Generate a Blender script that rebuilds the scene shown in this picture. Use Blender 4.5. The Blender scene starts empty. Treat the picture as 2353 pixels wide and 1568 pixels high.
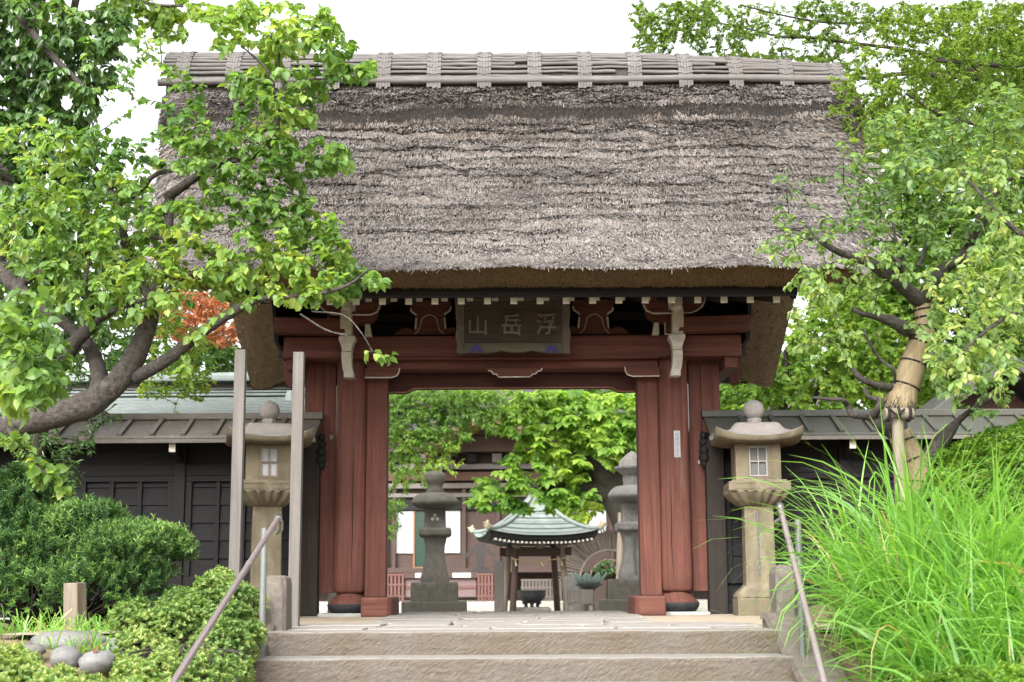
import bpy, math, random
import numpy as np
from mathutils import Vector, Matrix
SC = bpy.context.scene
COL = SC.collection
R = math.radians
rnd = random.Random(7)
rng = np.random.default_rng(7)

# ------------------------------------------------------------------ camera, sky, sun, exposure
TILT, ROLL = R(9.9), R(0.3)
CAMLOC = np.array([0.0, -15.5, 0.27])
LENS = 50.0
EXPOSURE = 1.92
SKY_STRENGTH = 0.145
SUN_STRENGTH = 1.05
SUN_EL, SUN_AZ = R(40), R(196)      # the light comes over the photographer's left shoulder

_f = np.array([0, math.cos(TILT), math.sin(TILT)]); _r0 = np.array([1.0, 0, 0]); _u0 = np.cross(_r0, _f)
_r = _r0 * math.cos(ROLL) - _u0 * math.sin(ROLL); _u = _u0 * math.cos(ROLL) + _r0 * math.sin(ROLL)
cam_d = bpy.data.cameras.new('camera'); cam = bpy.data.objects.new('camera', cam_d); COL.objects.link(cam)
cam_d.lens = LENS; cam_d.sensor_width = 36; cam_d.clip_start = .1; cam_d.clip_end = 2000
m = Matrix.Identity(4)
for i in range(3):
    m[i][0], m[i][1], m[i][2], m[i][3] = _r[i], _u[i], -_f[i], CAMLOC[i]
cam.matrix_world = m
cam_d.dof.use_dof = True; cam_d.dof.focus_distance = 12.6; cam_d.dof.aperture_fstop = 3.4
SC.camera = cam

world = bpy.data.worlds.new('World'); SC.world = world; world.use_nodes = True
nt = world.node_tree; bg = nt.nodes['Background']
sky = nt.nodes.new('ShaderNodeTexSky'); sky.sky_type = 'NISHITA'; sky.sun_disc = False
sky.sun_elevation = SUN_EL; sky.sun_rotation = SUN_AZ; sky.air_density = 1.0; sky.dust_density = 5.0; sky.ozone_density = 1.0
hs = nt.nodes.new('ShaderNodeHueSaturation'); hs.inputs['Saturation'].default_value = .12
nt.links.new(sky.outputs[0], hs.inputs['Color']); nt.links.new(hs.outputs[0], bg.inputs['Color'])
bg.inputs['Strength'].default_value = SKY_STRENGTH

sun_d = bpy.data.lights.new('sun', 'SUN'); sun = bpy.data.objects.new('sun', sun_d); COL.objects.link(sun)
sun_d.energy = SUN_STRENGTH; sun_d.angle = R(45); sun_d.color = (1, .98, .95)
sd = Vector((math.sin(SUN_AZ) * math.cos(SUN_EL), math.cos(SUN_AZ) * math.cos(SUN_EL), math.sin(SUN_EL)))
sun.rotation_euler = sd.to_track_quat('Z', 'Y').to_euler()

vs = SC.view_settings; vs.view_transform = 'Standard'; vs.look = 'None'; vs.exposure = EXPOSURE; vs.gamma = 1
vs.use_curve_mapping = False
SC.cycles.max_bounces = 8; SC.cycles.diffuse_bounces = 4; SC.cycles.transmission_bounces = 4; SC.cycles.glossy_bounces = 3
SC.cycles.use_denoising = True; SC.cycles.caustics_reflective = False; SC.cycles.caustics_refractive = False
SC.cycles.use_adaptive_sampling = True

# ------------------------------------------------------------------ helpers
def P(px, py, Y):
    """world point at depth Y seen at (px, py) of the measured 2353 x 1568 view"""
    d = _f + _r * ((px - 1176.5) / 3268.0) - _u * ((py - 784.0) / 3268.0)
    return CAMLOC + d * ((Y - CAMLOC[1]) / d[1])
def PX(px, Y): return P(px, 1200, Y)[0]
def PZ(py, Y): return P(1176, py, Y)[2]

class MB:
    def __init__(s): s.v = []; s.f = []; s.sm = []
    def add(s, vs, fs, smooth=False):
        o = len(s.v); s.v += [tuple(map(float, v)) for v in vs]
        s.f += [tuple(i + o for i in f) for f in fs]; s.sm += [smooth] * len(fs)
        return s
    def box(s, x0, x1, y0, y1, z0, z1):
        x0, x1 = min(x0, x1), max(x0, x1); y0, y1 = min(y0, y1), max(y0, y1); z0, z1 = min(z0, z1), max(z0, z1)
        vs = [(x, y, z) for z in (z0, z1) for y in (y0, y1) for x in (x0, x1)]
        return s.add(vs, [(0, 2, 3, 1), (4, 5, 7, 6), (0, 1, 5, 4), (2, 6, 7, 3), (0, 4, 6, 2), (1, 3, 7, 5)])
    def hexa(s, b, t):
        """box from 4 bottom and 4 top points (counter-clockwise)"""
        return s.add(list(b) + list(t), [(3, 2, 1, 0), (4, 5, 6, 7), (0, 1, 5, 4), (1, 2, 6, 5), (2, 3, 7, 6), (3, 0, 4, 7)])
    def beam(s, a, b, w, h, up=(0, 0, 1)):
        a, b, up = Vector(a), Vector(b), Vector(up); d = (b - a).normalized()
        sd_ = d.cross(up).normalized(); u = sd_.cross(d).normalized()
        q = lambda p: [p - sd_ * w / 2 - u * h / 2, p + sd_ * w / 2 - u * h / 2, p + sd_ * w / 2 + u * h / 2, p - sd_ * w / 2 + u * h / 2]
        return s.hexa(q(a), q(b))
    def prism(s, poly, y0, y1):
        """polygon of (x, z) extruded from y0 to y1"""
        n = len(poly)
        vs = [(x, y0, z) for x, z in poly] + [(x, y1, z) for x, z in poly]
        fs = [tuple(range(n)), tuple(range(2 * n - 1, n - 1, -1))] + [(i, i + n, (i + 1) % n + n, (i + 1) % n) for i in range(n)]
        return s.add(vs, fs)
    def prism_x(s, poly, x0, x1):
        n = len(poly)
        vs = [(x0, y, z) for y, z in poly] + [(x1, y, z) for y, z in poly]
        fs = [tuple(range(n)), tuple(range(2 * n - 1, n - 1, -1))] + [(i, i + n, (i + 1) % n + n, (i + 1) % n) for i in range(n)]
        return s.add(vs, fs)
    def prism_z(s, poly, z0, z1):
        n = len(poly)
        vs = [(x, y, z0) for x, y in poly] + [(x, y, z1) for x, y in poly]
        fs = [tuple(range(n - 1, -1, -1)), tuple(range(n, 2 * n))] + [(i, (i + 1) % n, (i + 1) % n + n, i + n) for i in range(n)]
        return s.add(vs, fs)
    def loft(s, rings, cap=True, smooth=True):
        n = len(rings[0]); vs = [p for r in rings for p in r]; fs = []
        for k in range(len(rings) - 1):
            for i in range(n):
                j = (i + 1) % n; fs.append((k * n + i, k * n + j, (k + 1) * n + j, (k + 1) * n + i))
        s.add(vs, fs, smooth)
        if cap:
            s.add(rings[0], [tuple(range(n - 1, -1, -1))]); s.add(rings[-1], [tuple(range(n))])
        return s
    def lathe(s, prof, n=24, c=(0, 0), ripple=0, k=0, smooth=True, square=0, rot=0):
        """profile of (r, z); square blends the ring towards a rounded square"""
        rings = []
        for r, z in prof:
            ring = []
            for i in range(n):
                a = 2 * math.pi * i / n + rot
                rr = r
                if square:
                    p = 2 + square * 8
                    rr = r / (abs(math.cos(a - rot)) ** p + abs(math.sin(a - rot)) ** p) ** (1 / p)
                if ripple: rr *= 1 + ripple * abs(math.sin(k * (a - rot) / 2)) - ripple / 2
                ring.append((c[0] + rr * math.cos(a), c[1] + rr * math.sin(a), z))
            rings.append(ring)
        return s.loft(rings, True, smooth)
    def tube(s, pts, rad, n=8, cap=True):
        pts = [Vector(p) for p in pts]
        if not hasattr(rad, '__len__'): rad = [rad] * len(pts)
        rings = []; prev = None
        for i, p in enumerate(pts):
            d = (pts[min(i + 1, len(pts) - 1)] - pts[max(i - 1, 0)]).normalized()
            if prev is None:
                a = Vector((0, 0, 1)) if abs(d.z) < .9 else Vector((1, 0, 0)); x = d.cross(a).normalized()
            else:
                x = (prev - d * prev.dot(d)).normalized()
            y = d.cross(x); prev = x
            rings.append([tuple(p + (x * math.cos(2 * math.pi * k / n) + y * math.sin(2 * math.pi * k / n)) * rad[i]) for k in range(n)])
        return s.loft(rings, cap, True)

def link(name, me, mat, parent=None, bevel=0, **props):
    o = bpy.data.objects.new(name, me); COL.objects.link(o)
    if mat is not None: me.materials.append(mat)
    if parent is not None: o.parent = parent
    if bevel:
        b = o.modifiers.new('bevel', 'BEVEL'); b.width = bevel; b.segments = 2; b.limit_method = 'ANGLE'; b.angle_limit = R(35)
    for k, v in props.items(): o[k] = v
    return o
def root_loc(o):
    p = Vector((0, 0, 0))
    while o is not None: p = p + o.location; o = o.parent
    return p
def build(name, mb, mat, parent=None, bevel=0, local=False, **props):
    """one mesh object; coordinates are world ones unless local"""
    me = bpy.data.meshes.new(name)
    off = Vector((0, 0, 0)) if (local or parent is None) else root_loc(parent)
    me.from_pydata([(v[0] - off.x, v[1] - off.y, v[2] - off.z) for v in mb.v], [], mb.f)
    me.polygons.foreach_set('use_smooth', mb.sm); me.update()
    return link(name, me, mat, parent, bevel, **props)
def thing(name, label, cat, loc=(0, 0, 0), rotz=0, group=None):
    o = bpy.data.objects.new(name, None); COL.objects.link(o); o.empty_display_size = .1
    o.location = loc; o.rotation_euler = (0, 0, rotz); o['label'] = label; o['category'] = cat
    if group: o['group'] = group
    return o
def tag(o, label, cat, group=None):
    o['label'] = label; o['category'] = cat
    if group: o['group'] = group
    return o
def struct(o, label=None, kind='structure'):
    o['kind'] = kind
    if label: o['label'] = label
    return o
def copy_tree(o, parent=None):
    c = o.copy(); COL.objects.link(c)
    if parent is not None: c.parent = parent
    for ch in list(o.children): copy_tree(ch, c)
    return c
def np_mesh(name, V, faces_flat, face_len, mat, parent=None, smooth=False, tint=None, **props):
    """fast mesh from arrays; face_len is one number; tint is a per-vertex value kept as an attribute"""
    me = bpy.data.meshes.new(name)
    if parent is not None: V = V - np.array(root_loc(parent))
    nf = len(faces_flat) // face_len
    me.vertices.add(len(V)); me.vertices.foreach_set('co', np.ascontiguousarray(V, dtype=np.float32).ravel())
    me.loops.add(len(faces_flat)); me.loops.foreach_set('vertex_index', np.ascontiguousarray(faces_flat, dtype=np.int32))
    me.polygons.add(nf); me.polygons.foreach_set('loop_start', np.arange(0, nf * face_len, face_len, dtype=np.int32))
    me.polygons.foreach_set('use_smooth', np.full(nf, smooth))
    if tint is not None:
        a = me.attributes.new('tint', 'FLOAT', 'POINT'); a.data.foreach_set('value', np.ascontiguousarray(tint, dtype=np.float32))
    me.update(calc_edges=True); me.validate()
    return link(name, me, mat, parent, 0, **props)

# ------------------------------------------------------------------ materials
def new_mat(name):
    mt = bpy.data.materials.new(name); mt.use_nodes = True
    return mt, mt.node_tree, mt.node_tree.nodes['Principled BSDF']
def ramp(t, stops):
    r = t.nodes.new('ShaderNodeValToRGB'); e = r.color_ramp.elements
    while len(e) < len(stops): e.new(.5)
    for q, (p, c) in zip(e, stops): q.position = p; q.color = (*c, 1)
    return r
def noise(t, co, scale, detail=6, rough=.6, dist=0):
    n = t.nodes.new('ShaderNodeTexNoise'); n.inputs['Scale'].default_value = scale; n.inputs['Detail'].default_value = detail
    n.inputs['Roughness'].default_value = rough; n.inputs['Distortion'].default_value = dist
    if co is not None: t.links.new(co, n.inputs['Vector'])
    return n
def coords(t, scale=(1, 1, 1)):
    tc = t.nodes.new('ShaderNodeTexCoord'); mp = t.nodes.new('ShaderNodeMapping'); mp.inputs['Scale'].default_value = scale
    t.links.new(tc.outputs['Object'], mp.inputs['Vector']); return mp.outputs[0]
def mix(t, a, b, fac, mode='MIX'):
    n = t.nodes.new('ShaderNodeMix'); n.data_type = 'RGBA'; n.blend_type = mode
    for sock, val in ((n.inputs[0], fac), (n.inputs[6], a), (n.inputs[7], b)):
        if hasattr(val, 'is_output'): t.links.new(val, sock)
        elif isinstance(val, (int, float)): sock.default_value = val
        else: sock.default_value = (*val, 1)
    return n.outputs[2]
def bump(t, h, strength, dist, bsdf):
    b = t.nodes.new('ShaderNodeBump'); b.inputs['Strength'].default_value = strength; b.inputs['Distance'].default_value = dist
    t.links.new(h, b.inputs['Height']); t.links.new(b.outputs[0], bsdf.inputs['Normal'])
def surf(name, c1, c2, c3=None, scale=8, stretch=(1, 1, 1), bumps=.4, bd=.01, rough=.8, spots=None, spot_at=.62, big=1.2, fine=60, finebump=.3, spec=.3, metal=0, c2pos=.65):
    """mottled surface: two or three base colours through stretched noise, broad wear, optional spots, fine bump"""
    mt, t, b = new_mat(name)
    co = coords(t, stretch)
    n1 = noise(t, co, scale, 8, .65, .3); n2 = noise(t, coords(t), big, 4, .6); n3 = noise(t, co, fine, 4, .6)
    st = [(.3, c1), (c2pos, c2)]
    rp = ramp(t, st); t.links.new(n1.outputs[0], rp.inputs[0]); c = rp.outputs[0]
    if c3 is not None:
        r2 = ramp(t, [(.42, (0, 0, 0)), (.66, (1, 1, 1))]); t.links.new(n2.outputs[0], r2.inputs[0])
        c = mix(t, c, c3, r2.outputs[0])
    r3 = ramp(t, [(.3, (.75, .75, .75)), (.7, (1.12, 1.12, 1.12))]); t.links.new(n3.outputs[0], r3.inputs[0])
    c = mix(t, c, r3.outputs[0], .8, 'MULTIPLY')
    if spots is not None:
        n4 = noise(t, coords(t), 14, 5, .7); r4 = ramp(t, [(spot_at, (0, 0, 0)), (spot_at + .06, (1, 1, 1))]); t.links.new(n4.outputs[0], r4.inputs[0])
        c = mix(t, c, spots, r4.outputs[0])
    t.links.new(c, b.inputs['Base Color'])
    b.inputs['Roughness'].default_value = rough; b.inputs['Specular IOR Level'].default_value = spec; b.inputs['Metallic'].default_value = metal
    ad = t.nodes.new('ShaderNodeMath'); ad.operation = 'MULTIPLY_ADD'; ad.inputs[1].default_value = finebump
    t.links.new(n3.outputs[0], ad.inputs[0]); t.links.new(n1.outputs[0], ad.inputs[2])
    bump(t, ad.outputs[0], bumps, bd, b)
    return mt
def wood(name, c1, c2, c3, axis, rough=.75, rings=True, wear=None, s=1.0):
    """grain running along one axis"""
    mt, t, b = new_mat(name)
    st = [14 * s, 14 * s, 14 * s]; st['xyz'.index(axis)] = .55 * s
    co = coords(t, tuple(st))
    n1 = noise(t, co, 1.6, 9, .7, .9); n2 = noise(t, co, 7, 6, .7, .2); nb = noise(t, coords(t), 1.7, 4, .6)
    wv = t.nodes.new('ShaderNodeTexWave'); wv.wave_type = 'RINGS'; wv.rings_direction = axis.upper()
    st2 = [5 * s, 5 * s, 5 * s]; st2['xyz'.index(axis)] = .5 * s
    t.links.new(coords(t, tuple(st2)), wv.inputs['Vector']); wv.inputs['Scale'].default_value = .6; wv.inputs['Distortion'].default_value = 11
    wv.inputs['Detail'].default_value = 3; wv.inputs['Detail Scale'].default_value = .55
    rp = ramp(t, [(.3, c1), (.62, c2)]); t.links.new(n1.outputs[0], rp.inputs[0])
    c = rp.outputs[0]
    rb = ramp(t, [(.4, (0, 0, 0)), (.65, (1, 1, 1))]); t.links.new(nb.outputs[0], rb.inputs[0])
    c = mix(t, c, c3, rb.outputs[0])
    if rings:
        rr = ramp(t, [(.02, (.5, .47, .47)), (.3, (1, 1, 1))]); t.links.new(wv.outputs[0], rr.inputs[0])
        c = mix(t, c, rr.outputs[0], .32, 'MULTIPLY')
    r2 = ramp(t, [(.33, (.65, .65, .65)), (.55, (1.08, 1.08, 1.08))]); t.links.new(n2.outputs[0], r2.inputs[0])
    c = mix(t, c, r2.outputs[0], .55, 'MULTIPLY')
    if wear is not None:
        nw = noise(t, co, .9, 7, .75, .5); rw = ramp(t, [(.6, (0, 0, 0)), (.7, (1, 1, 1))]); t.links.new(nw.outputs[0], rw.inputs[0])
        c = mix(t, c, wear, rw.outputs[0])
    t.links.new(c, b.inputs['Base Color']); b.inputs['Roughness'].default_value = rough; b.inputs['Specular IOR Level'].default_value = .25
    bump(t, n2.outputs[0], .35, .006, b)
    return mt
def leaf_mat(name, stops, trans=.45, rough=.45, spec=.35, trans_boost=(1.5, 1.5, .7)):
    stops = [(p, (c[0] * 1.2, c[1] * 1.16, c[2] * 1.12)) for p, c in stops]; trans = min(.6, trans * 1.12)
    mt, t, b = new_mat(name)
    at = t.nodes.new('ShaderNodeAttribute'); at.attribute_name = 'tint'
    rp = ramp(t, stops); t.links.new(at.outputs['Fac'], rp.inputs[0])
    t.links.new(rp.outputs[0], b.inputs['Base Color']); b.inputs['Roughness'].default_value = rough; b.inputs['Specular IOR Level'].default_value = spec
    tr = t.nodes.new('ShaderNodeBsdfTranslucent')
    t.links.new(mix(t, rp.outputs[0], trans_boost, 1.0, 'MULTIPLY'), tr.inputs['Color'])
    ms = t.nodes.new('ShaderNodeMixShader'); ms.inputs[0].default_value = trans
    t.links.new(b.outputs[0], ms.inputs[1]); t.links.new(tr.outputs[0], ms.inputs[2])
    t.links.new(ms.outputs[0], t.nodes['Material Output'].inputs['Surface'])
    return mt
def tint_mat(name, stops, rough=.9, spec=.15):
    mt, t, b = new_mat(name)
    at = t.nodes.new('ShaderNodeAttribute'); at.attribute_name = 'tint'
    rp = ramp(t, stops); t.links.new(at.outputs['Fac'], rp.inputs[0]); t.links.new(rp.outputs[0], b.inputs['Base Color'])
    b.inputs['Roughness'].default_value = rough; b.inputs['Specular IOR Level'].default_value = spec
    return mt
def flat(name, c, rough=.7, spec=.3, metal=0, nv=.12, nscale=25):
    mt, t, b = new_mat(name)
    n = noise(t, coords(t), nscale, 5, .6); r = ramp(t, [(.3, tuple(x * (1 - nv * 2) for x in c)), (.65, c)]); t.links.new(n.outputs[0], r.inputs[0])
    t.links.new(r.outputs[0], b.inputs['Base Color']); b.inputs['Roughness'].default_value = rough
    b.inputs['Specular IOR Level'].default_value = spec; b.inputs['Metallic'].default_value = metal
    bump(t, n.outputs[0], .15, .004, b)
    return mt

RED = dict(c1=(.066, .025, .018), c2=(.148, .054, .038), c3=(.1, .038, .027), wear=(.125, .078, .06))
M = {}
M['red_v'] = wood('red_paint_upright', axis='z', **RED)
M['red_h'] = wood('red_paint_level', axis='x', **RED)
M['red_d'] = wood('red_paint_deep', axis='y', **RED)
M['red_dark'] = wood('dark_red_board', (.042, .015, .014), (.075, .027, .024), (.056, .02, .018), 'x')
M['black_h'] = wood('black_stained_board', (.008, .0072, .0075), (.0165, .0148, .0155), (.012, .011, .0115), 'x', rings=False)
M['black_v'] = wood('black_stained_post', (.0085, .0075, .008), (.018, .016, .0165), (.013, .012, .0125), 'z', rings=False)
M['brown_v'] = wood('weathered_brown_post', (.014, .011, .0095), (.038, .029, .024), (.023, .017, .014), 'z', wear=(.07, .056, .046))
M['grey_v'] = wood('grey_weathered_pole', (.085, .075, .068), (.15, .137, .128), (.115, .102, .09), 'z')
M['tan_v'] = wood('tan_weathered_wood', (.13, .105, .08), (.215, .178, .14), (.17, .135, .102), 'z')
M['plaque_h'] = wood('weathered_plaque_board', (.014, .011, .009), (.04, .031, .026), (.058, .044, .032), 'x', wear=(.075, .055, .036))
M['plaque_v'] = wood('weathered_plaque_side', (.045, .036, .03), (.12, .098, .08), (.085, .07, .058), 'z', wear=(.2, .16, .12))
M['moss_h'] = wood('mossy_plaque_rail', (.045, .045, .03), (.1, .1, .065), (.07, .065, .05), 'x')
M['bamboo'] = surf('weathered_bamboo', (.065, .058, .054), (.155, .143, .137), (.1, .09, .083), scale=3, stretch=(1, 12, 12), bumps=.3, fine=30)
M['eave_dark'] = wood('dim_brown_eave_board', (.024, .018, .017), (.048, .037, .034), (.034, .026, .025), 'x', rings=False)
M['cream'] = surf('cream_paint', (.38, .355, .3), (.58, .545, .48), (.48, .445, .38), scale=10, bumps=.15, rough=.7)
M['rafter_white'] = flat('rafter_end_paint', (.82, .8, .71), nv=.05)
M['white'] = flat('white_paint', (.4, .39, .37), nv=.06)
M['sand_stone'] = surf('yellow_sandstone', (.08, .066, .044), (.205, .172, .115), (.125, .102, .066), scale=5, stretch=(1.6, 1.6, .5), bumps=.4, bd=.008, rough=.95, fine=90, spots=(.17, .14, .09), spot_at=.66)
M['cap_stone'] = surf('weathered_grey_capstone', (.19, .17, .165), (.32, .295, .29), (.25, .22, .19), scale=12, bumps=.4, rough=.95, fine=110, spots=(.2, .17, .14), spot_at=.62)
M['dark_stone'] = surf('dark_lichened_stone', (.08, .073, .06), (.165, .153, .133), (.122, .115, .09), scale=9, bumps=.6, rough=.95, fine=60, spots=(.2, .2, .175), spot_at=.66)
M['pale_stone'] = surf('pale_grey_stone', (.15, .142, .131), (.26, .248, .232), (.2, .188, .172), scale=9, bumps=.5, rough=.95, fine=70, spots=(.13, .12, .11), spot_at=.66)
M['slab_stone'] = surf('grey_base_slab', (.26, .26, .245), (.38, .38, .36), (.31, .31, .29), scale=10, bumps=.3, rough=.9)
M['black_stone'] = surf('black_base_stone', (.014, .014, .015), (.03, .03, .032), scale=10, bumps=.3, rough=.8)
M['post_stone'] = surf('brown_pitted_stone', (.09, .075, .063), (.17, .147, .127), (.125, .107, .09), scale=16, bumps=.7, rough=.95, fine=80, spots=(.3, .28, .25), spot_at=.7)
M['boulder'] = surf('grey_boulder', (.1, .098, .094), (.18, .177, .173), (.14, .133, .12), scale=6, bumps=.5, rough=.9, spots=(.16, .13, .1), spot_at=.64)
M['copper'] = surf('green_copper', (.14, .165, .15), (.215, .243, .225), (.175, .205, .187), scale=6, bumps=.2, rough=.65, spec=.3)
M['copper_grey'] = surf('grey_green_copper', (.1, .118, .11), (.165, .188, .178), (.13, .152, .143), scale=5, stretch=(1, 3, 1), bumps=.15, rough=.45, spec=.5)
M['pent'] = surf('olive_copper_sheet', (.042, .046, .037), (.078, .083, .069), (.06, .056, .046), scale=4, bumps=.2, rough=.5, spec=.3, spots=(.09, .08, .07), spot_at=.62)
M['pent_brown'] = surf('brown_copper_sheet', (.075, .064, .052), (.14, .122, .104), (.1, .087, .072), scale=4, bumps=.2, rough=.55, spec=.4, spots=(.2, .17, .14), spot_at=.6)
M['bronze'] = flat('blackened_bronze', (.03, .033, .036), rough=.45, spec=.5)
M['verdigris'] = flat('verdigris_bronze', (.25, .34, .31), rough=.6)
M['steel'] = flat('satin_steel', (.4, .4, .38), rough=.3, metal=1, nv=.05, spec=.5)
M['rail'] = flat('pink_brown_rail_coating', (.33, .265, .27), rough=.2, spec=.8, metal=.55, nv=.08, nscale=60)
M['galv'] = flat('dull_galvanised_pipe', (.11, .118, .108), rough=.5, spec=.4)
M['paper'] = flat('white_paper', (.36, .36, .37), nv=.03, rough=.9)
M['paper_grey'] = flat('grey_pane', (.095, .092, .09), nv=.05, rough=.5)
M['frame_brown'] = flat('brown_window_frame', (.2, .145, .1), rough=.8)
M['frame_pale'] = flat('pale_window_frame', (.27, .25, .225), rough=.8)
M['purple'] = flat('purple_fitting', (.05, .033, .17), rough=.6)
M['ink'] = flat('grey_ink', (.14, .15, .17))
M['gilt'] = surf('worn_carved_lettering', (.07, .06, .05), (.16, .145, .125), scale=14, bumps=.5, rough=.9)
M['bark'] = surf('grey_brown_bark', (.012, .01, .009), (.1, .086, .076), (.05, .042, .037), scale=16, stretch=(1.4, 2, 1.4), bumps=1, bd=.02, rough=.95, fine=45, finebump=.6)
M['bark_dark'] = surf('dark_bark', (.018, .0155, .013), (.05, .043, .035), (.033, .03, .02), scale=10, stretch=(2, 2, .6), bumps=1, bd=.02, rough=.95)
M['straw'] = wood('tied_straw', (.15, .11, .06), (.29, .225, .14), (.22, .165, .095), 'z', rings=False, s=2.2)
M['rope'] = flat('black_palm_rope', (.022, .016, .015), rough=.95)
M['rope_straw'] = flat('straw_rope', (.45, .35, .2), rough=.95)
M['thatch'] = surf('thatch_body', (.014, .012, .011), (.045, .038, .034), (.03, .025, .022), scale=30, stretch=(1, 1, 1), bumps=1, bd=.03, rough=1, fine=120, finebump=.8)
M['thatch_cut'] = surf('cut_thatch_ends', (.09, .06, .03), (.25, .17, .085), (.17, .115, .058), scale=60, bumps=1, bd=.015, rough=1, fine=220, finebump=.9)
M['hall_wood'] = wood('hall_brown_wood', (.045, .028, .023), (.08, .052, .043), (.06, .039, .032), 'x', rings=False)
M['hall_pale'] = flat('hall_grey_band', (.15, .132, .118))
M['hall_orange'] = flat('hall_orange_soffit', (.22, .11, .06))
M['hall_tile'] = surf('hall_grey_tile', (.035, .032, .031), (.07, .064, .062), scale=6, stretch=(8, 1, 1), bumps=.4)
M['hall_rust'] = flat('hall_rust_board', (.1, .05, .035))
M['glass_dark'] = flat('dark_green_glass', (.035, .06, .045), rough=.12, spec=.6)
M['fence_red'] = flat('faded_red_railing', (.13, .06, .05))
M['pink_grey'] = flat('faded_pink_box', (.15, .1, .096))
M['soil'] = surf('garden_soil', (.09, .06, .04), (.21, .145, .1), (.13, .1, .06), scale=20, bumps=.8, rough=1)
M['sand'] = surf('sandy_forecourt', (.26, .2, .145), (.39, .32, .24), (.32, .26, .19), scale=30, bumps=.5, rough=1, fine=150, finebump=.8)
M['yard'] = surf('pale_courtyard_gravel', (.27, .255, .22), (.36, .345, .305), (.32, .3, .255), scale=40, bumps=.4, rough=1, fine=140)
M['pave'] = surf('worn_paving_stone', (.165, .15, .135), (.265, .247, .226), (.21, .187, .162), scale=10, bumps=.5, rough=.9, fine=80)
M['joint'] = flat('paving_joint', (.16, .125, .095))

def step_mat():
    mt, t, b = new_mat('tooled_step_stone')
    tc = t.nodes.new('ShaderNodeTexCoord'); mp = t.nodes.new('ShaderNodeMapping')
    t.links.new(tc.outputs['Object'], mp.inputs['Vector'])
    mp.inputs['Rotation'].default_value = (0, R(38), 0)
    m2 = t.nodes.new('ShaderNodeMapping'); m2.inputs['Scale'].default_value = (15, 24, 48); t.links.new(mp.outputs[0], m2.inputs['Vector'])
    n1 = noise(t, m2.outputs[0], 1.5, 6, .62, .5); n2 = noise(t, coords(t), 2.2, 5, .6); n3 = noise(t, coords(t), 120, 3)
    rp = ramp(t, [(.22, (.088, .074, .061)), (.7, (.15, .129, .108))]); t.links.new(n1.outputs[0], rp.inputs[0])
    r2 = ramp(t, [(.4, (1, 1, 1)), (.7, (.86, .78, .66))]); t.links.new(n2.outputs[0], r2.inputs[0])
    c = mix(t, rp.outputs[0], r2.outputs[0], 1, 'MULTIPLY')
    t.links.new(c, b.inputs['Base Color']); b.inputs['Roughness'].default_value = .95; b.inputs['Specular IOR Level'].default_value = .2
    ad = t.nodes.new('ShaderNodeMath'); ad.operation = 'MULTIPLY_ADD'; ad.inputs[1].default_value = .25
    t.links.new(n3.outputs[0], ad.inputs[0]); t.links.new(n1.outputs[0], ad.inputs[2])
    bump(t, ad.outputs[0], .9, .02, b)
    return mt
M['step'] = step_mat()
M['tread'] = surf('painted_skylit_tread', (.14, .126, .112), (.225, .208, .19), (.18, .165, .147), scale=12, bumps=.4, rough=.95, fine=110)  # paler tone painted on the tread tops to stand in for sky light
M['parapet'] = surf('rendered_parapet', (.1, .08, .062), (.175, .143, .112), (.135, .108, .083), scale=7, bumps=.35, rough=.95, fine=110, finebump=.6)

M['straws'] = tint_mat('thatch_straws', [(0, (.034, .029, .026)), (.3, (.084, .073, .066)), (.6, (.148, .132, .122)), (.85, (.24, .22, .21)), (.9, (.17, .125, .085)), (1, (.23, .168, .115))])
M['stubble'] = tint_mat('thatch_stubble', [(0, (.07, .05, .03)), (.6, (.2, .145, .085)), (1, (.32, .24, .145))])
M['leaf_round'] = leaf_mat('round_leaves', [(0, (.055, .12, .032)), (.45, (.115, .215, .055)), (.8, (.185, .295, .075)), (1, (.28, .35, .09))], .5, .4, .42, (1.6, 1.5, .7))
M['leaf_dark'] = leaf_mat('dark_evergreen_leaves', [(0, (.035, .08, .026)), (.6, (.08, .16, .046)), (.9, (.145, .25, .065)), (1, (.22, .31, .085))], .42, .36, .6)
M['leaf_plum'] = leaf_mat('plum_leaves', [(0, (.065, .13, .042)), (.5, (.14, .235, .07)), (.85, (.22, .32, .1)), (1, (.32, .36, .13))], .5, .38, .45, (1.55, 1.5, .75))
M['leaf_maple'] = leaf_mat('maple_leaves', [(0, (.065, .12, .026)), (.5, (.135, .215, .042)), (.9, (.22, .31, .06)), (1, (.29, .34, .08))], .58, .5, .3)
M['leaf_lime'] = leaf_mat('lime_green_leaves', [(0, (.065, .13, .028)), (.5, (.13, .235, .045)), (.9, (.22, .33, .06)), (1, (.33, .37, .08))], .5, .5, .3)
M['leaf_mid'] = leaf_mat('mid_green_leaves', [(0, (.035, .085, .02)), (.5, (.075, .155, .035)), (1, (.15, .235, .05))], .45, .5, .3)
M['leaf_rust'] = leaf_mat('rusty_leaves', [(0, (.26, .1, .045)), (.6, (.4, .19, .09)), (1, (.38, .28, .1))], .45, .5, .3, (1.2, 1.1, .8))
M['leaf_chestnut'] = leaf_mat('large_fan_leaves', [(0, (.055, .13, .03)), (.4, (.12, .225, .048)), (.85, (.2, .31, .06)), (1, (.28, .37, .075))], .57, .45, .35, (1.6, 1.7, .8))
M['leaf_azalea'] = leaf_mat('azalea_leaves', [(0, (.055, .115, .032)), (.5, (.125, .215, .06)), (.9, (.215, .3, .085)), (1, (.29, .34, .13))], .38, .45, .4)
M['leaf_yew'] = leaf_mat('yew_needles', [(0, (.022, .06, .018)), (.5, (.06, .135, .035)), (.85, (.125, .23, .055)), (1, (.19, .3, .08))], .25, .5, .35)
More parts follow.
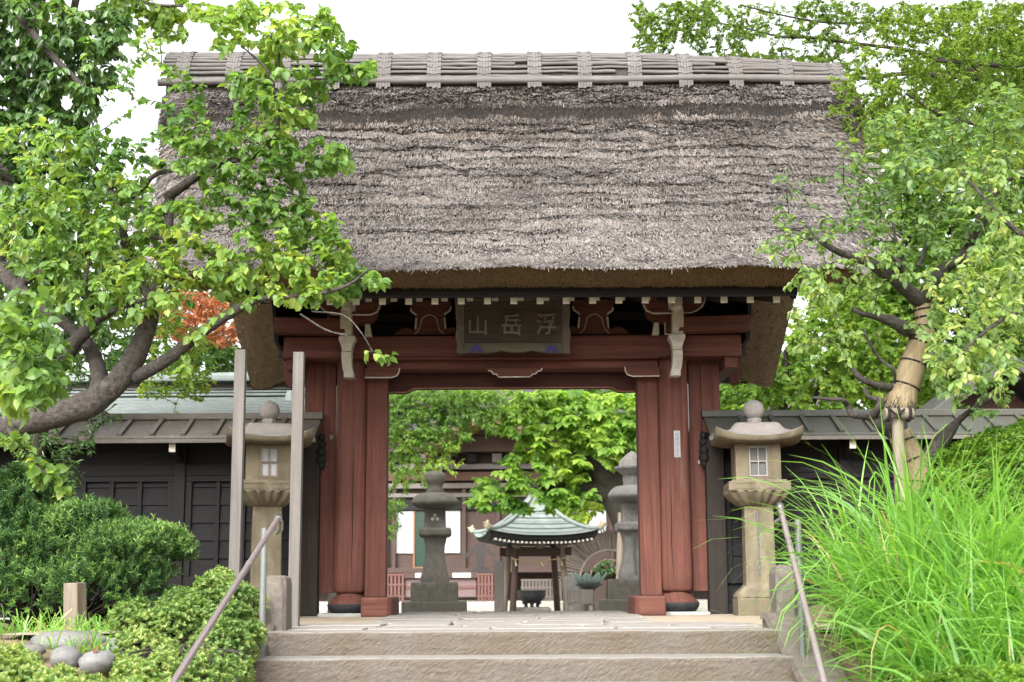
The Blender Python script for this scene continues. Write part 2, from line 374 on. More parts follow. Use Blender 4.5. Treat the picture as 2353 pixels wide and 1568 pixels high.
M['leaf_grass'] = leaf_mat('long_grass_blades', [(0, (.06, .16, .028)), (.5, (.13, .29, .05)), (.85, (.2, .38, .085)), (.94, (.28, .42, .15)), (1, (.34, .28, .13))], .45, .35, .5)
M['leaf_hedge'] = leaf_mat('hedge_leaves', [(0, (.05, .12, .016)), (.5, (.11, .22, .025)), (1, (.21, .32, .04))], .42, .45, .4)

# ------------------------------------------------------------------ value noise for shaping
_tab = rng.random((256, 256))
def vnoise(x, y):
    x = np.asarray(x, float); y = np.asarray(y, float)
    xi, yi = np.floor(x).astype(int), np.floor(y).astype(int); fx, fy = x - xi, y - yi
    fx = fx * fx * (3 - 2 * fx); fy = fy * fy * (3 - 2 * fy)
    g = lambda a, b: _tab[a % 256, b % 256]
    return (g(xi, yi) * (1 - fx) + g(xi + 1, yi) * fx) * (1 - fy) + (g(xi, yi + 1) * (1 - fx) + g(xi + 1, yi + 1) * fx) * fy
def fbm(x, y, o=4):
    v = 0; a = .5
    for k in range(o): v = v + a * vnoise(x * 2 ** k + 17 * k, y * 2 ** k + 31 * k); a *= .5
    return v
def unit(v): return v / np.maximum(np.linalg.norm(v, axis=-1, keepdims=True), 1e-9)

# ------------------------------------------------------------------ the ground
def gh(x, y):
    x = np.asarray(x, float); y = np.asarray(y, float)
    d = np.maximum(0, -6.0 - y)
    z = -.03 - .26 * d
    z = np.where((x > -1.93) & (x < 2.07) & (y < -6.0), -.5 - .36 * d, z)
    z = np.where(y > 1.61, -.34, z)
    z = z + np.where((np.abs(x) > 2.2) & (y < 1), (fbm(x * 1.3 + 50, y * 1.3 + 50) - .5) * .07, 0)
    z = z + np.where((x > 2.3) & (y < -2), np.minimum(.45, (x - 2.3) * .3), 0)
    z = np.maximum(z, -2.6)
    return z
def axis_pts(lo, hi, step, far, extra):
    a = list(np.arange(lo, hi + 1e-6, step)); s = step; v = hi
    while v < far: s *= 1.3; v += s; a.append(v)
    s = step; v = lo
    while v > -far: s *= 1.3; v -= s; a.append(v)
    return np.array(sorted(a + extra))
gx = axis_pts(-7, 7, .2, 500, [-1.94, -1.92, 2.06, 2.08]); gy = axis_pts(-17, 4, .2, 500, [-6.01, -5.99, 1.6, 1.63])
GX, GY = np.meshgrid(gx, gy); GV = np.stack([GX, GY, gh(GX, GY)], -1).reshape(-1, 3)
nx, ny = len(gx), len(gy)
ii = (np.arange(ny - 1)[:, None] * nx + np.arange(nx - 1)[None, :]).ravel()
gf = np.stack([ii, ii + 1, ii + nx + 1, ii + nx], -1).ravel()
struct(np_mesh('ground', GV, gf, 4, M['soil'], smooth=True))
mb = MB()
mb.add([(-60, 1.7, -.33), (60, 1.7, -.33), (60, 90, -.33), (-60, 90, -.33)], [(0, 1, 2, 3)])
struct(build('courtyard', mb, M['yard']))
# the forecourt is one sandy sheet, gently uneven
fx_, fy_ = np.meshgrid(np.linspace(-3.4, 3.0, 65), np.linspace(-5.97, 1.6, 77))
fz_ = (fbm(fx_ * 2 + 9, fy_ * 2 + 3) - .5) * .02 - .004 - .04 * (np.abs(fx_) < np.where(fy_ < -4.2, 1.5, 1.15))
fv = np.stack([fx_, fy_, fz_], -1).reshape(-1, 3); ii = (np.arange(76)[:, None] * 65 + np.arange(64)[None, :]).ravel()
struct(np_mesh('forecourt', fv, np.stack([ii, ii + 1, ii + 66, ii + 65], -1).ravel(), 4, M['sand'], smooth=True))
mb = MB()                                    # irregular paving slabs, wider in front of the steps
y = -5.62
r_ = random.Random(3)
while y < 1.5:
    dy = r_.uniform(.42, .62); half = 1.25 + (.45 if y < -4.2 else 0) + r_.uniform(-.15, .1) ; x = -half
    if y > -.9: half = 1.3; x = -1.3
    while x < half - .1:
        dx = min(r_.uniform(.5, .95), half - x)
        if half - x - dx < .2: dx = half - x
        j = lambda: r_.uniform(.006, .022)
        zt = r_.uniform(.004, .014)
        mb.prism_z([(x + j(), y + j()), (x + dx - j(), y + j()), (x + dx - j(), y + dy - j()), (x + j(), y + dy - j())], -.05, zt)
        x += dx
    y += dy
struct(build('pavement', mb, M['pave'], bevel=.012))

# ------------------------------------------------------------------ steps, parapets, posts
st = thing('stone_steps', 'broad flight of rough tooled brown stone steps climbing to the gate', 'steps', (0, -6, 0))
def rough_step(y0, y1, zt, zb, seed):
    n, k = 150, 16
    xs = np.linspace(-1.605, 1.74, n)
    prof = [(y1, zt)] + [(y0 + .012 + (y1 - y0 - .012) * (1 - t), zt) for t in (.35, .7, .9, .97)] + [(y0 + .004, zt - .006)]
    prof += [(y0, zt - .012 - (zt - .012 - zb) * t) for t in np.linspace(0.03, 1, k)]
    V = []
    for j, (yy, zz) in enumerate(prof):
        fr = j >= 4
        a = fbm(xs * 9 + seed * 13 - j * 1.1, np.full(n, j * 1.3) + seed * 7, 4) - .5
        e = (fbm(xs * 5 + seed * 3, np.full(n, seed * 5.0), 4) - .5) * .012
        V.append(np.stack([xs, yy - a * (.014 if fr else 0), zz + (e if j in (3, 4, 5) else e * (.3 if j < 3 else 0))], -1))
    V = np.array(V).reshape(-1, 3); m_ = len(prof)
    ii = (np.arange(m_ - 1)[:, None] * n + np.arange(n - 1)[None, :]).ravel()
    return V, np.stack([ii, ii + n, ii + n + 1, ii + 1], -1).ravel()
for k, (y0, y1, zt) in enumerate(((-6.03, -5.6, 0.002), (-6.46, -5.98, -.15), (-6.9, -6.4, -.297), (-7.35, -6.85, -.45))):
    V, F = rough_step(y0, y1, zt, zt - .19, k)
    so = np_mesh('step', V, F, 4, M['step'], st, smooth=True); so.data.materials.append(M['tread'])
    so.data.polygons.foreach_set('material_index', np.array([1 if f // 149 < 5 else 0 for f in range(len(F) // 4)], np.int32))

def slope_wall(name, x0, x1, label, flip):
    w = thing(name, label, 'parapet', ((x0 + x1) / 2, -6, 0))
    mb = MB(); n = 26
    rings = []
    for i in range(n):
        t = i / (n - 1); yy = -5.45 - 3.6 * t; zt = .085 - max(0, -5.65 - yy) * .34 + (fbm(i * .9 + x0 * 9, 3.3, 3) - .5) * .02
        a = (fbm(i * .7 + 3 * x0, 8.1, 3) - .5) * .03
        rings.append([(x0, yy, zt - 1.0), (x1, yy, zt - 1.0), (x1 + a, yy, zt - .02), (x1 - .02 + a, yy, zt), (x0 + .02 - a, yy, zt), (x0 - a, yy, zt - .02)])
    mb.loft(rings, True, False); build('wall_body', mb, M['parapet'], w)
    mb = MB(); rings = []
    for i in range(n):
        t = i / (n - 1); yy = -5.47 - 3.57 * t; zt = .088 - max(0, -5.65 - yy) * .34
        e1 = (fbm(i * .8 + 7 * x0, 1.1, 3) - .5) * .05; e2 = (fbm(i * .8 + 2 * x0, 4.1, 3) - .5) * .06
        rings.append([(x0 - .015 + e1, yy, zt - .03), (x1 - .05 + e2, yy, zt - .03), (x1 - .06 + e2, yy, zt + .014), (x0 + e1, yy, zt + .016)])
    mb.loft(rings, True, False); build('coping', mb, M['post_stone'], w)
slope_wall('parapet_wall', -1.92, -1.6, 'low sloping rendered parapet beside the steps next to the clipped azalea', 1)
slope_wall('parapet_wall', 1.73, 2.03, 'low sloping parapet beside the steps under the long grass', -1)

def stub(label, x0, x1, y0, y1, z0, z1, seed):
    mb = MB(); r = random.Random(seed); rings = []
    for z, ins in ((z0, 0), (z0 + (z1 - z0) * .3, .004), (z0 + (z1 - z0) * .6, 0), (z1 - .06, .004), (z1 - .015, .014), (z1, .045)):
        rg = []
        for (x, y, sx, sy) in ((x0, y0, 1, 1), (x1, y0, -1, 1), (x1, y1, -1, -1), (x0, y1, 1, -1)):
            c = .03
            for (ax, ay) in ((c, 0), (0, c)) if sx * sy < 0 else ((0, c), (c, 0)):
                rg.append((x + sx * (ins + ax) + r.uniform(-.004, .004), y + sy * (ins + ay), z))
        rings.append(rg)
    mb.loft(rings, True, False)
    t = build('stone_post', mb, M['post_stone']); tag(t, label, 'stone post', 'short stone posts at the head of the steps')
stub('short brown stone post beside the two tall wooden poles', PX(608, -5.6), PX(668, -5.6), -5.72, -5.42, .0, PZ(1320, -5.6), 1)
stub('short brown stone post half hidden behind the long grass', PX(1771, -5.6), PX(1822, -5.6), -5.72, -5.42, .0, PZ(1302, -5.6), 2)

# ------------------------------------------------------------------ handrails
def handrail(label, top, bot, posts, dx=-.05):
    t = thing('handrail', label, 'handrail', (top[0], top[1], 0), group='handrails of the steps')
    top, bot = Vector(top), Vector(bot); d = (bot - top).normalized()
    build('rail', MB().tube([top, top.lerp(bot, .34), top.lerp(bot, .341), top.lerp(bot, 1)], .018, 14), M['rail'], t)
    build('collar', MB().tube([top.lerp(bot, .342), top.lerp(bot, .35)], .0215, 14), M['rail'], t)
    mb = MB().tube([top - d * .03, top - d * .012, top + d * .035, top + d * .04], [.012, .0235, .0235, .02], 14)
    mb.tube([top, top + Vector((.018, .012, -.03)), top + Vector((.012, .03, -.075)), top + Vector((-.02, .06, -.1))], .014, 10)
    build('end_cap', mb, M['steel'], t)
    for p, h in posts:
        q = top.lerp(bot, p)
        mb = MB().tube([(q.x + dx, q.y + .12, h), (q.x + dx, q.y + .12, q.z - .03), (q.x + dx, q.y + .12, q.z - .02)], [.021, .021, .014], 12)
        mb.tube([(q.x + dx, q.y + .12, q.z - .06), (q.x + dx * .4, q.y + .03, q.z - .06), (q.x, q.y, q.z - .02)], .011, 8)
        build('rail_post', mb, M['galv'], t)
tp = P(640, 1190, -6.2); bt = P(385, 1590, -8.95)
handrail('pink brown handrail with grey end cap slanting over the clipped azalea', tp, bt, [(0.05, -.2), (.97, -1.6)], -.085)
tp = P(1792, 1163, -6.4); bt = P(1902, 1600, -8.2)
handrail('pale handrail running down through the long grass', tp, bt, [(0.06, -.3), (.97, -1.6)], .12)

# ------------------------------------------------------------------ two tall poles and the stake
def pole(label, px0, px1, pyt, Y, zb, lean):
    x0, x1 = PX(px0, Y), PX(px1, Y); zt = PZ(pyt, Y); h = (x1 - x0)
    mb = MB().hexa([(x0 - lean, Y, zb), (x1 - lean, Y, zb), (x1 - lean, Y + h, zb), (x0 - lean, Y + h, zb)], [(x0, Y, zt), (x1, Y, zt), (x1, Y + h, zt), (x0, Y + h, zt)])
    t = build('wooden_pole', mb, M['grey_v'], bevel=.004); tag(t, label, 'pole', 'tall grey wooden poles by the steps')
pole('tall grey wooden pole rising out of the clipped azalea', 528, 553, 800, -4.7, -.05, .0)
pole('tall grey wooden pole standing behind the short brown stone post', 665, 690, 806, -4.7, -.02, -.0)
mb = MB(); x0, x1 = PX(152, -5.1), PX(184, -5.1); zt = PZ(1335, -5.1)
mb.hexa([(x0 + .02, -5.1, -.08), (x1 + .02, -5.1, -.08), (x1 + .06, -4.98, -.08), (x0 + .06, -4.98, -.08)], [(x0, -5.1, zt), (x1, -5.1, zt), (x1 + .03, -4.98, zt + .005), (x0 + .03, -4.98, zt + .005)])
tag(build('garden_stake', mb, M['tan_v'], bevel=.005), 'short square wooden stake in the garden in front of the dark yew', 'stake')

# ------------------------------------------------------------------ the gate
G = thing('temple_gate', 'red wooden temple gate under a thick grey thatched roof at the head of the steps', 'gate', (0, 0, 0))
def mirror(poly): return [(-x, z) for x, z in poly][::-1]
for s in (-1, 1):
    cx = 1.75 * s
    mb = MB()
    prof = [(.13, .235), (.15, .245), (.163, .27), (.166, .4), (.164, 1.5), (.166, 2.85)]
    rings = []
    for r, z in prof:
        ring = []
        for i in range(40):
            a = 2 * math.pi * i / 40; c, sn = math.cos(a), math.sin(a); p = 5
            rr = r / (abs(c) ** p + abs(sn) ** p) ** (1 / p)
            ring.append((cx + rr * c, -.02 + rr * sn, z))
        rings.append(ring)
    mb.loft(rings); col = build('column', mb, M['red_v'], G)
    ck = MB(); q = random.Random(11 + s); px_ = cx + (.03 if s < 0 else -.05)
    pts = []
    for k in range(16): px_ += q.uniform(-.006, .006); pts.append((px_, .3 + k * (.1 if s < 0 else .075)))
    for k in range(15):
        w0, w1 = .0045 * math.sin(math.pi * k / 15) + .0008, .0045 * math.sin(math.pi * (k + 1) / 15) + .0008; (xa, za), (xb, zb_) = pts[k], pts[k + 1]
        ck.add([(xa - w0, -.1885, za), (xa + w0, -.1885, za), (xb + w1, -.1885, zb_), (xb - w1, -.1885, zb_)], [(0, 1, 2, 3)])
    build('split', ck, M['rope'], col)
    build('column_flare', MB().lathe([(.13, .236), (.15, .22), (.2, .16), (.235, .128), (.235, .12)], 32, (cx, -.02)), M['red_d'], col)
    build('column_base', MB().lathe([(.17, .02), (.2, .03), (.232, .075), (.243, .115), (.236, .124), (.1, .124)], 32, (cx, -.02)), M['black_stone'], G)
    build('base_slab', MB().box(cx - .3, cx + .31, -.36, .34, -.02, .028), M['slab_stone'], G, .01)
    build('door_jamb', MB().box(1.362 * s, 1.585 * s, -.125, .12, .2, 2.86), M['red_v'], G, .006)
    xo, xi, y0, y1 = 1.572, 1.25, -.62, .34
    mb = MB()
    poly = [(xo * s, y0), (xo * s, y1), (xi * s, y1), (xi * s, y0 + .05), ((xi + .05) * s, y0)]
    if s < 0: poly = poly[::-1]
    mb.prism_z(poly[::-1], -.01, .198); build('pivot_block', mb, M['red_h'], G, .022)
    build('side_board', MB().box(1.932 if s > 0 else -1.922, 2.092 * s, 0, .045, .24, 1.96), M['red_v'], G, .004)
    w = MB().box(1.945 * s, 2.075 * s, .03, .075, 1.95, 2.80); w.box(2.08 * s, 2.285 * s, .035, .08, 1.95, 2.80)
    build('wing_board', w, M['red_v'], G, .004)
    # dark carved scroll bracket beside the board
    sc = MB()
    for (zc, rr, dy) in ((1.91, .042, -.02), (1.83, .05, -.03), (1.745, .058, -.04), (1.665, .06, -.045), (1.6, .045, -.03)):
        sc.lathe([(.002, zc - rr), (rr * .7, zc - rr * .72), (rr, zc), (rr * .7, zc + rr * .72), (.002, zc + rr)], 14, (2.075 * s, dy - .06))
    build('scroll_bracket', sc, M['black_v'], G)
    # rear post, hidden from the front but carrying the rear eave
    build('rear_post', MB().box(1.62 * s, 1.84 * s, 1.25, 1.47, -.02, 2.83), M['red_v'], G, .01)
    build('tie_beam', MB().box(1.68 * s, 1.82 * s, -.1, 1.45, 2.42, 2.62), M['red_d'], G, .008)
# beams
zA0, zA1 = PZ(823, -.36), PZ(771, -.36)
zB0, zB1 = PZ(847, -.24), zA0
build('main_beam', MB().box(-2.47, 2.48, -.36, .05, zA0 + .012, zA1), M['red_h'], G, .012)
build('beam_fillet', MB().box(-1.578, 1.578, -.375, -.2, zA0 - .006, zA0 + .01), M['red_h'], G, .003)
build('lower_beam', MB().box(-1.58, 1.58, -.24, .06, zB0, zA0 - .006), M['red_h'], G, .006)
# deep lintel with dropped ends
zl = PZ(892, .12); zl2 = PZ(901, .12); zt_ = zB0 - .002
lint = [(-1.58, zt_), (-1.58, zl2), (-1.17, zl2), (-1.145, zl2 + .012), (-1.12, zl - .012), (-1.08, zl), (1.08, zl), (1.12, zl - .012), (1.145, zl2 + .012), (1.17, zl2), (1.58, zl2), (1.58, zt_)]
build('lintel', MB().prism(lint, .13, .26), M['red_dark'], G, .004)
build('lintel_edge', MB().prism([(x, z - (.002)) for x, z in lint[1:-1]] + [(x, z + .009) for x, z in lint[1:-1]][::-1], .118, .129), flat('orange_edge', (.3, .12, .07)), G)
def board(name, poly, y0, y1, mat, parent, edge, eid, er=.008, bevel=.003):
    o = build(name, MB().prism(poly, y0, y1), mat, parent, bevel)
    if edge: build('painted_edge', MB().tube([(x, y0 - .001, z) for x, z in edge], er, 6), M[eid], o)
    return o
Yb = -.3
def pz(lst, Y): return [(P(x, y, Y)[0], P(x, y, Y)[2]) for x, y in lst]
bl = pz([(838, 846), (918, 846), (917, 855), (912, 864), (900, 868), (838, 868)], Yb)
board('corner_board', bl, Yb, -.245, M['red_h'], G, bl[1:], 'cream')
br = mirror(bl); board('corner_board', br, Yb, -.245, M['red_h'], G, br[:-1], 'cream')
ce = pz([(1116, 846), (1246, 846), (1243, 852), (1236, 853), (1231, 859), (1224, 860), (1218, 866), (1146, 867), (1141, 860), (1134, 860), (1129, 853), (1121, 852)], Yb)
board('centre_board', ce[::-1], Yb, -.245, M['red_h'], G, ce[1:], 'cream')
# dark wall above the beam and dark soffit under the thatch
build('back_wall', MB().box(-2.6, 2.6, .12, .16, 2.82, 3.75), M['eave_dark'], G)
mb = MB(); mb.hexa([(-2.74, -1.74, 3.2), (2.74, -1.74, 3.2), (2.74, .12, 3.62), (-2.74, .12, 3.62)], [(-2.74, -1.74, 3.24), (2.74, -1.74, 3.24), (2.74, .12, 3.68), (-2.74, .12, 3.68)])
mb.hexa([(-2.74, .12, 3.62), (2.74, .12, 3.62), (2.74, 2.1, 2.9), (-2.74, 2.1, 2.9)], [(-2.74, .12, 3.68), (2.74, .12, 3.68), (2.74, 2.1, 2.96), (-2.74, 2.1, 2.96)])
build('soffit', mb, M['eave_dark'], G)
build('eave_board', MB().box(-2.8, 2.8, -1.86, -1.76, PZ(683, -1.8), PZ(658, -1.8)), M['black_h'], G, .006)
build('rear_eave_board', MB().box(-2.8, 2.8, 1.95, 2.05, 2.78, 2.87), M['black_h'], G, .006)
build('inner_purlin', MB().box(-2.6, 2.6, -.14, .06, zA1 + .2, zA1 + .3), M['black_h'], G, .006)
# rafters: white painted ends in two rows
zr = PZ(691.5, -1.62)
def rafter(x, y, z, ln, rise, w):
    mb = MB().hexa([(x - w / 2, y, z - w / 2), (x + w / 2, y, z - w / 2), (x + w / 2, y + ln, z + rise - w / 2), (x - w / 2, y + ln, z + rise - w / 2)],
                   [(x - w / 2, y, z + w / 2), (x + w / 2, y, z + w / 2), (x + w / 2, y + ln, z + rise + w / 2), (x - w / 2, y + ln, z + rise + w / 2)])
    o = build('rafter', mb, M['eave_dark'], G)
    build('rafter_end', MB().box(x - w / 2 - .002, x + w / 2 + .002, y - .006, y - .0005, z - w / 2 - .002, z + w / 2 + .002), M['rafter_white'], o)
for k in range(-10, 11):
    if abs(k * .2615) < 2.74: rafter(.02 + k * .2615, -1.62, zr, 1.5, .34, .064)
zr2 = PZ(685, -1.1)
for k in range(-10, 11):
    if abs(k * .2615) < 2.74: rafter(.09 + k * .2615, -1.1, zr2, 1.1, .3, .062)
# bracket arms, projecting purlins and beam noses at the columns
for s in (-1, 1):
    fl = (lambda q: q) if s > 0 else mirror
    Y = -.55
    arm = pz([(1473, 681), (1620, 681), (1620, 690), (1614, 703), (1602, 713), (1588, 719), (1500, 720), (1486, 714), (1479, 700)], Y)[::-1]
    c0 = 1.745
    board('bracket_arm', fl(arm), Y, Y + .14, M['red_h'], G, fl(arm[:-1])[:], 'cream', .011)
    arm2 = pz([(1484, 716), (1604, 716), (1600, 724), (1588, 735), (1572, 742), (1572, 768), (1528, 768), (1528, 742), (1504, 738), (1490, 728)], -.46)[::-1]
    board('bracket_arm', fl(arm2), -.46, -.3, M['red_h'], G, fl(arm2)[2:5], 'cream', .009)
    sm = pz([(1503, 741), (1514, 741), (1515, 768), (1499, 768)], -.5)[::-1]
    build('bracket_tooth', MB().prism(fl(sm), -.5, -.4), M['cream'], G, .004)
    pa = pz([(1560, 728), (1724, 723), (1724, 757), (1560, 761)], -.62)[::-1]
    build('purlin_arm', MB().prism(fl(pa), -.62, -.4), M['red_h'], G, .008)
    # painted beam nose, stacked pieces stepping back towards the column
    hd = build('beam_nose', MB().prism(fl(pz([(1546, 680), (1569, 680), (1568, 705), (1547, 705)], -.78)[::-1]), -.78, -.5), M['cream'], G, .006)
    prof = [(-.74, 706), (-.72, 722), (-.68, 742), (-.67, 767), (-.70, 770), (-.66, 800), (-.6, 804), (-.56, 830), (-.55, 862)]
    def strip(rows):
        mb = MB(); rings = []
        for (pxl, pxr, py, Y_) in rows:
            a = P(pxl, py, Y_); b = P(pxr, py, Y_)
            rings.append([(a[0] * s if s > 0 else -a[0], a[1], a[2]), (b[0] * s if s > 0 else -b[0], b[1], b[2]), (b[0] if s > 0 else -b[0], b[1] + .16, b[2]), (a[0] if s > 0 else -a[0], a[1] + .16, a[2])][::1 if s < 0 else -1])
        mb.loft(rings, True, False); return mb
    build('nose_neck', strip([(1547, 1570, 706, -.62), (1545, 1571, 724, -.63), (1545, 1571, 752, -.62), (1544, 1570, 767, -.6)]), M['cream'], hd, .004)
    build('nose_cup', strip([(1537, 1574, 768, -.62), (1537, 1575, 776, -.62), (1543, 1571, 786, -.62), (1545, 1568, 797, -.6), (1546, 1568, 803, -.58)]), M['cream'], hd, .004)
    build('nose_tail', strip([(1546, 1569, 804.5, -.57), (1546, 1569, 822, -.54), (1545, 1567, 842, -.54), (1542, 1564, 852, -.55), (1541, 1564, 863, -.56)]), M['cream'], hd, .004)
    ct = pz([(1536, 697), (1546, 697), (1546, 707), (1538, 710)], -.62)[::-1]
    build('nose_ear', MB().prism(fl(ct), -.62, -.52), M['cream'], hd, .003)
    # frog-leg strut with painted shoulders
    f = pz([(1316, 688), (1408, 688), (1410, 700), (1408, 712), (1398, 720), (1396, 728), (1398, 745), (1402, 758), (1412, 752), (1424, 750), (1436, 757), (1450, 768),
            (1290, 768), (1302, 757), (1312, 750), (1324, 752), (1328, 758), (1330, 745), (1332, 728), (1330, 720), (1318, 712), (1314, 700)], -.3)[::-1]
    fo = build('frog_leg_strut', MB().prism(fl(f), -.3, -.22), M['red_h'], G, .004)
    for e in ([(1408, 706), (1408, 712), (1399, 719), (1395, 722)], [(1396, 728), (1397, 740), (1398, 754)], [(1316, 704), (1319, 712), (1329, 719), (1332, 722)], [(1331, 728), (1330, 740), (1329, 754)]):
        ep = pz(e, -.315); ep = [(-x, z) for x, z in ep] if s < 0 else ep
        build('painted_edge', MB().tube([(x, -.305, z) for x, z in ep], .012, 6), M['cream'], fo)
    arc = pz([(1333, 766), (1343, 757), (1347, 742), (1349, 731), (1357, 724), (1366, 721), (1375, 724), (1383, 731), (1386, 744), (1391, 757), (1400, 766)], -.31)
    arc = [(-x, z) for x, z in arc] if s < 0 else arc
    build('carved_outline', MB().tube([(x, -.303, z) for x, z in arc], .0045, 6), M['cream'], fo)
    # gable boards under the verge, front and rear
    for (ya, za, yb_, zb_) in ((-1.84, 3.16, .0, 5.35), (2.12, 2.84, .0, 5.35)):
        mb = MB(); hx = 2.78 * s
        mb.beam((hx, ya, za), (hx, yb_, zb_), .06, .26, (0, 0, 1)); build('barge_board', mb, M['black_h'], G, .006)
    tl = pz([(1672, 830), (1700, 826), (1696, 880), (1687, 887), (1674, 879)], 1.35)[::-1]
    build('tail_board', MB().prism(fl(tl), 1.3, 1.42), M['red_v'], G, .008)
    gp = [(-.4, 2.9), (1.9, 2.86), (1.0, 3.7), (.1, 4.6), (-.9, 3.7)]
    build('gable_panel', MB().prism_x(gp, 2.52 * s, 2.56 * s), M['black_h'], G)
    build('gable_tie', MB().box(2.3 * s, 2.44 * s, -.3, 1.5, 2.62, 2.78), M['red_d'], G, .006)

# thatch
YL, ZL = -2.45, PZ(607, -2.45); YP, ZP = -.5, PZ(204, -.5)
YRL, ZRL = 2.75, 2.93
ZTOP = 6.05
def half(s): return 3.36 + .5 * s
_lay = [(.0, 0), (.1, 1), (.17, 1), (.23, 1), (.29, 1), (.34, 1), (.39, 1), (.44, 1), (.49, 1), (.54, 1), (.6, 1), (.66, 1)]
def thatch_w(s, x): return s + (fbm(x * .8 + 5, s * 2 + 60, 3) - .5) * .06 + (fbm(x * 7 + 5, s * 3 + 20, 3) - .5) * .022
def course(k, x): return np.clip((fbm(x * 1.1 + 13 * k, np.full_like(x, k * 3.7), 4) - .33) * 5, 0, 1)
def thatch_front(s, x):
    """s 0 at the eave lip, 1 at the ridge pole"""
    y = YL + (YP - YL) * s; z = ZL + (ZP - ZL) * s
    nrm = np.array([-(ZP - ZL), (YP - YL)]) ; nrm = nrm / np.linalg.norm(nrm) * np.array([1, 1])
    ny, nz = -abs(nrm[0]), abs(nrm[1])
    off = .07 * np.sin(np.pi * np.clip(s, 0, 1)) + (fbm(x * .9 + 40, s * 5 + 11, 3) - .5) * .08 + (fbm(x * 6, s * 26, 3) - .5) * .045
    w = thatch_w(s, x)
    for k, (a, q) in enumerate(_lay[1:]):
        amp = .04 * course(k, x)
        t = (w - a) / .055
        off = off + amp * np.where((t > 0) & (t < 1), (1 - t), np.where((t > -.2) & (t <= 0), 1 + t / .2, 0))
    # the thick ridge course, overhanging a ragged dark edge
    sc_ = .768 + (fbm(x * 2.2 + 90, x * 0 + 2, 5) - .5) * .07 + .012 * np.clip(x, -3, 3)
    u = np.clip((s - sc_) / .045, 0, 1) ** 1.5
    off = off + u * (.13 - .1 * np.clip((s - sc_) / .2, 0, 1)) - (1 - u) * .03 * np.clip((s - .66) / .1, 0, 1)
    return y + ny * off, z + nz * off
def grid(fn, ns, nx_, s0=0., s1=1., sg=1):
    s = np.linspace(s0, s1, ns)[:, None] * np.ones((1, nx_)); u = np.linspace(-1, 1, nx_)[None, :] * np.ones((ns, 1))
    x = u * half(s); y, z = fn(s, x)
    ed = np.clip((np.abs(u) - .93) / .07, 0, 1) ** 2 * .1     # verges round over
    return np.stack([x, y + ed * .6 * sg, z - ed], -1)
gA = grid(thatch_front, 180, 380)
def thatch_rear(s, x):
    y = YRL + (.47 - YRL) * s; z = ZRL + (ZP - ZRL) * s
    off = .07 * np.sin(np.pi * s) + (fbm(x * 3, s * 12 + 70, 3) - .5) * .08
    return y + .77 * off, z + .62 * off
gB = grid(thatch_rear, 40, 90, sg=-1)
def grid_faces(ns, nx_, o=0, flip=False):
    ii = (np.arange(ns - 1)[:, None] * nx_ + np.arange(nx_ - 1)[None, :]).ravel() + o
    q = [ii, ii + 1, ii + nx_ + 1, ii + nx_]
    return np.stack(q[::-1] if flip else q, -1).ravel()
V = np.concatenate([gA.reshape(-1, 3), gB.reshape(-1, 3)])
F = np.concatenate([grid_faces(180, 380), grid_faces(40, 90, 180 * 380, True)])
roof = np_mesh('thatched_roof', V, F, 4, M['thatch'], G, smooth=True)
# ragged straw ends lying down the slope
def straws(n, fn, s0, s1, rear=False, lmin=.035, lmax=.1, fringe=False):
    u = rng.uniform(-1, 1, n); s = rng.uniform(s0, s1, n); x = u * half(s)
    if fringe:                                   # ragged ends along the course lines
        k = rng.integers(1, len(_lay), n); a_ = np.array([q[0] for q in _lay])[k]; s = a_ - (thatch_w(a_, x) - a_) + rng.uniform(-.014, .008, n)
    def pt(s_, x_):
        y, z = fn(s_, x_); ed = np.clip((np.abs(x_) / half(s_) - .93) / .07, 0, 1) ** 2 * .1
        return np.stack([x_, y + ed * .6 * (1 if not rear else -1), z - ed], -1)
    p = pt(s, x); q = pt(s - .01, x); e = pt(s, x + .01)
    down = unit(q - p); side = unit(e - p); nor = unit(np.cross(side, down)); nor = np.where(nor[:, 2:3] < 0, -nor, nor)
    edge = np.clip((np.abs(u) - .75) / .25, 0, 1) * np.sign(u)
    d = unit(down + side * (rng.normal(0, .3, n) + edge * .9)[:, None] + nor * rng.uniform(.0, .4 if fringe else .55, n)[:, None])
    L = rng.uniform(lmin, lmax, n)[:, None] * (1 + 1.2 * (rng.random(n) > .99))[:, None]; w = rng.uniform(.0025, .006, n)[:, None]
    wv = unit(np.cross(d, nor) + nor * rng.normal(0, .35, n)[:, None]) * w
    a = p - d * L * .35 + nor * .004; b = p + d * L * .65 + nor * .008
    V = np.stack([a - wv, a + wv, b + wv * .6, b - wv * .6], 1).reshape(-1, 3)
    ti = np.clip(.5 * fbm(x * 2.5, s * 9, 4) + rng.random(n) * .66 - .05 - .2 * (fbm(x * 1.2 + 9, s * 14, 3) - .5), 0, .87)
    ti = np.where((s > .755) & (s < .80 + .1 * (fbm(x * 1.5 + 33, x * 0, 4) - .3)), ti * .5 + .02, ti)      # darker band of straws below the ridge course
    ti = np.where(rng.random(n) < .03 + .2 * (np.exp(-((s - .68) / .09) ** 2)) * np.clip((fbm(x * 1.1 + 3, s * 9 + 3, 3) - .35) * 4, 0, 1), rng.uniform(.9, 1, n), ti)
    ti = np.where(s < .16, np.clip(ti + .16, 0, .86), ti)
    return V, np.repeat(ti, 4)
Va, Ta = straws(150000, thatch_front, -.012, 1.0, lmin=.03, lmax=.085); Vb, Tb = straws(16000, thatch_front, -.012, .03, lmin=.04, lmax=.09); Vc, Tc = straws(12000, thatch_rear, 0, 1, True); Vd, Td = straws(60000, thatch_front, 0, 1, lmin=.03, lmax=.075, fringe=True)
V = np.concatenate([Va, Vb, Vc, Vd]); np_mesh('straw_layer', V, np.arange(len(V)), 4, M['straws'], roof, tint=np.concatenate([Ta, Tb, Tc, Td]))
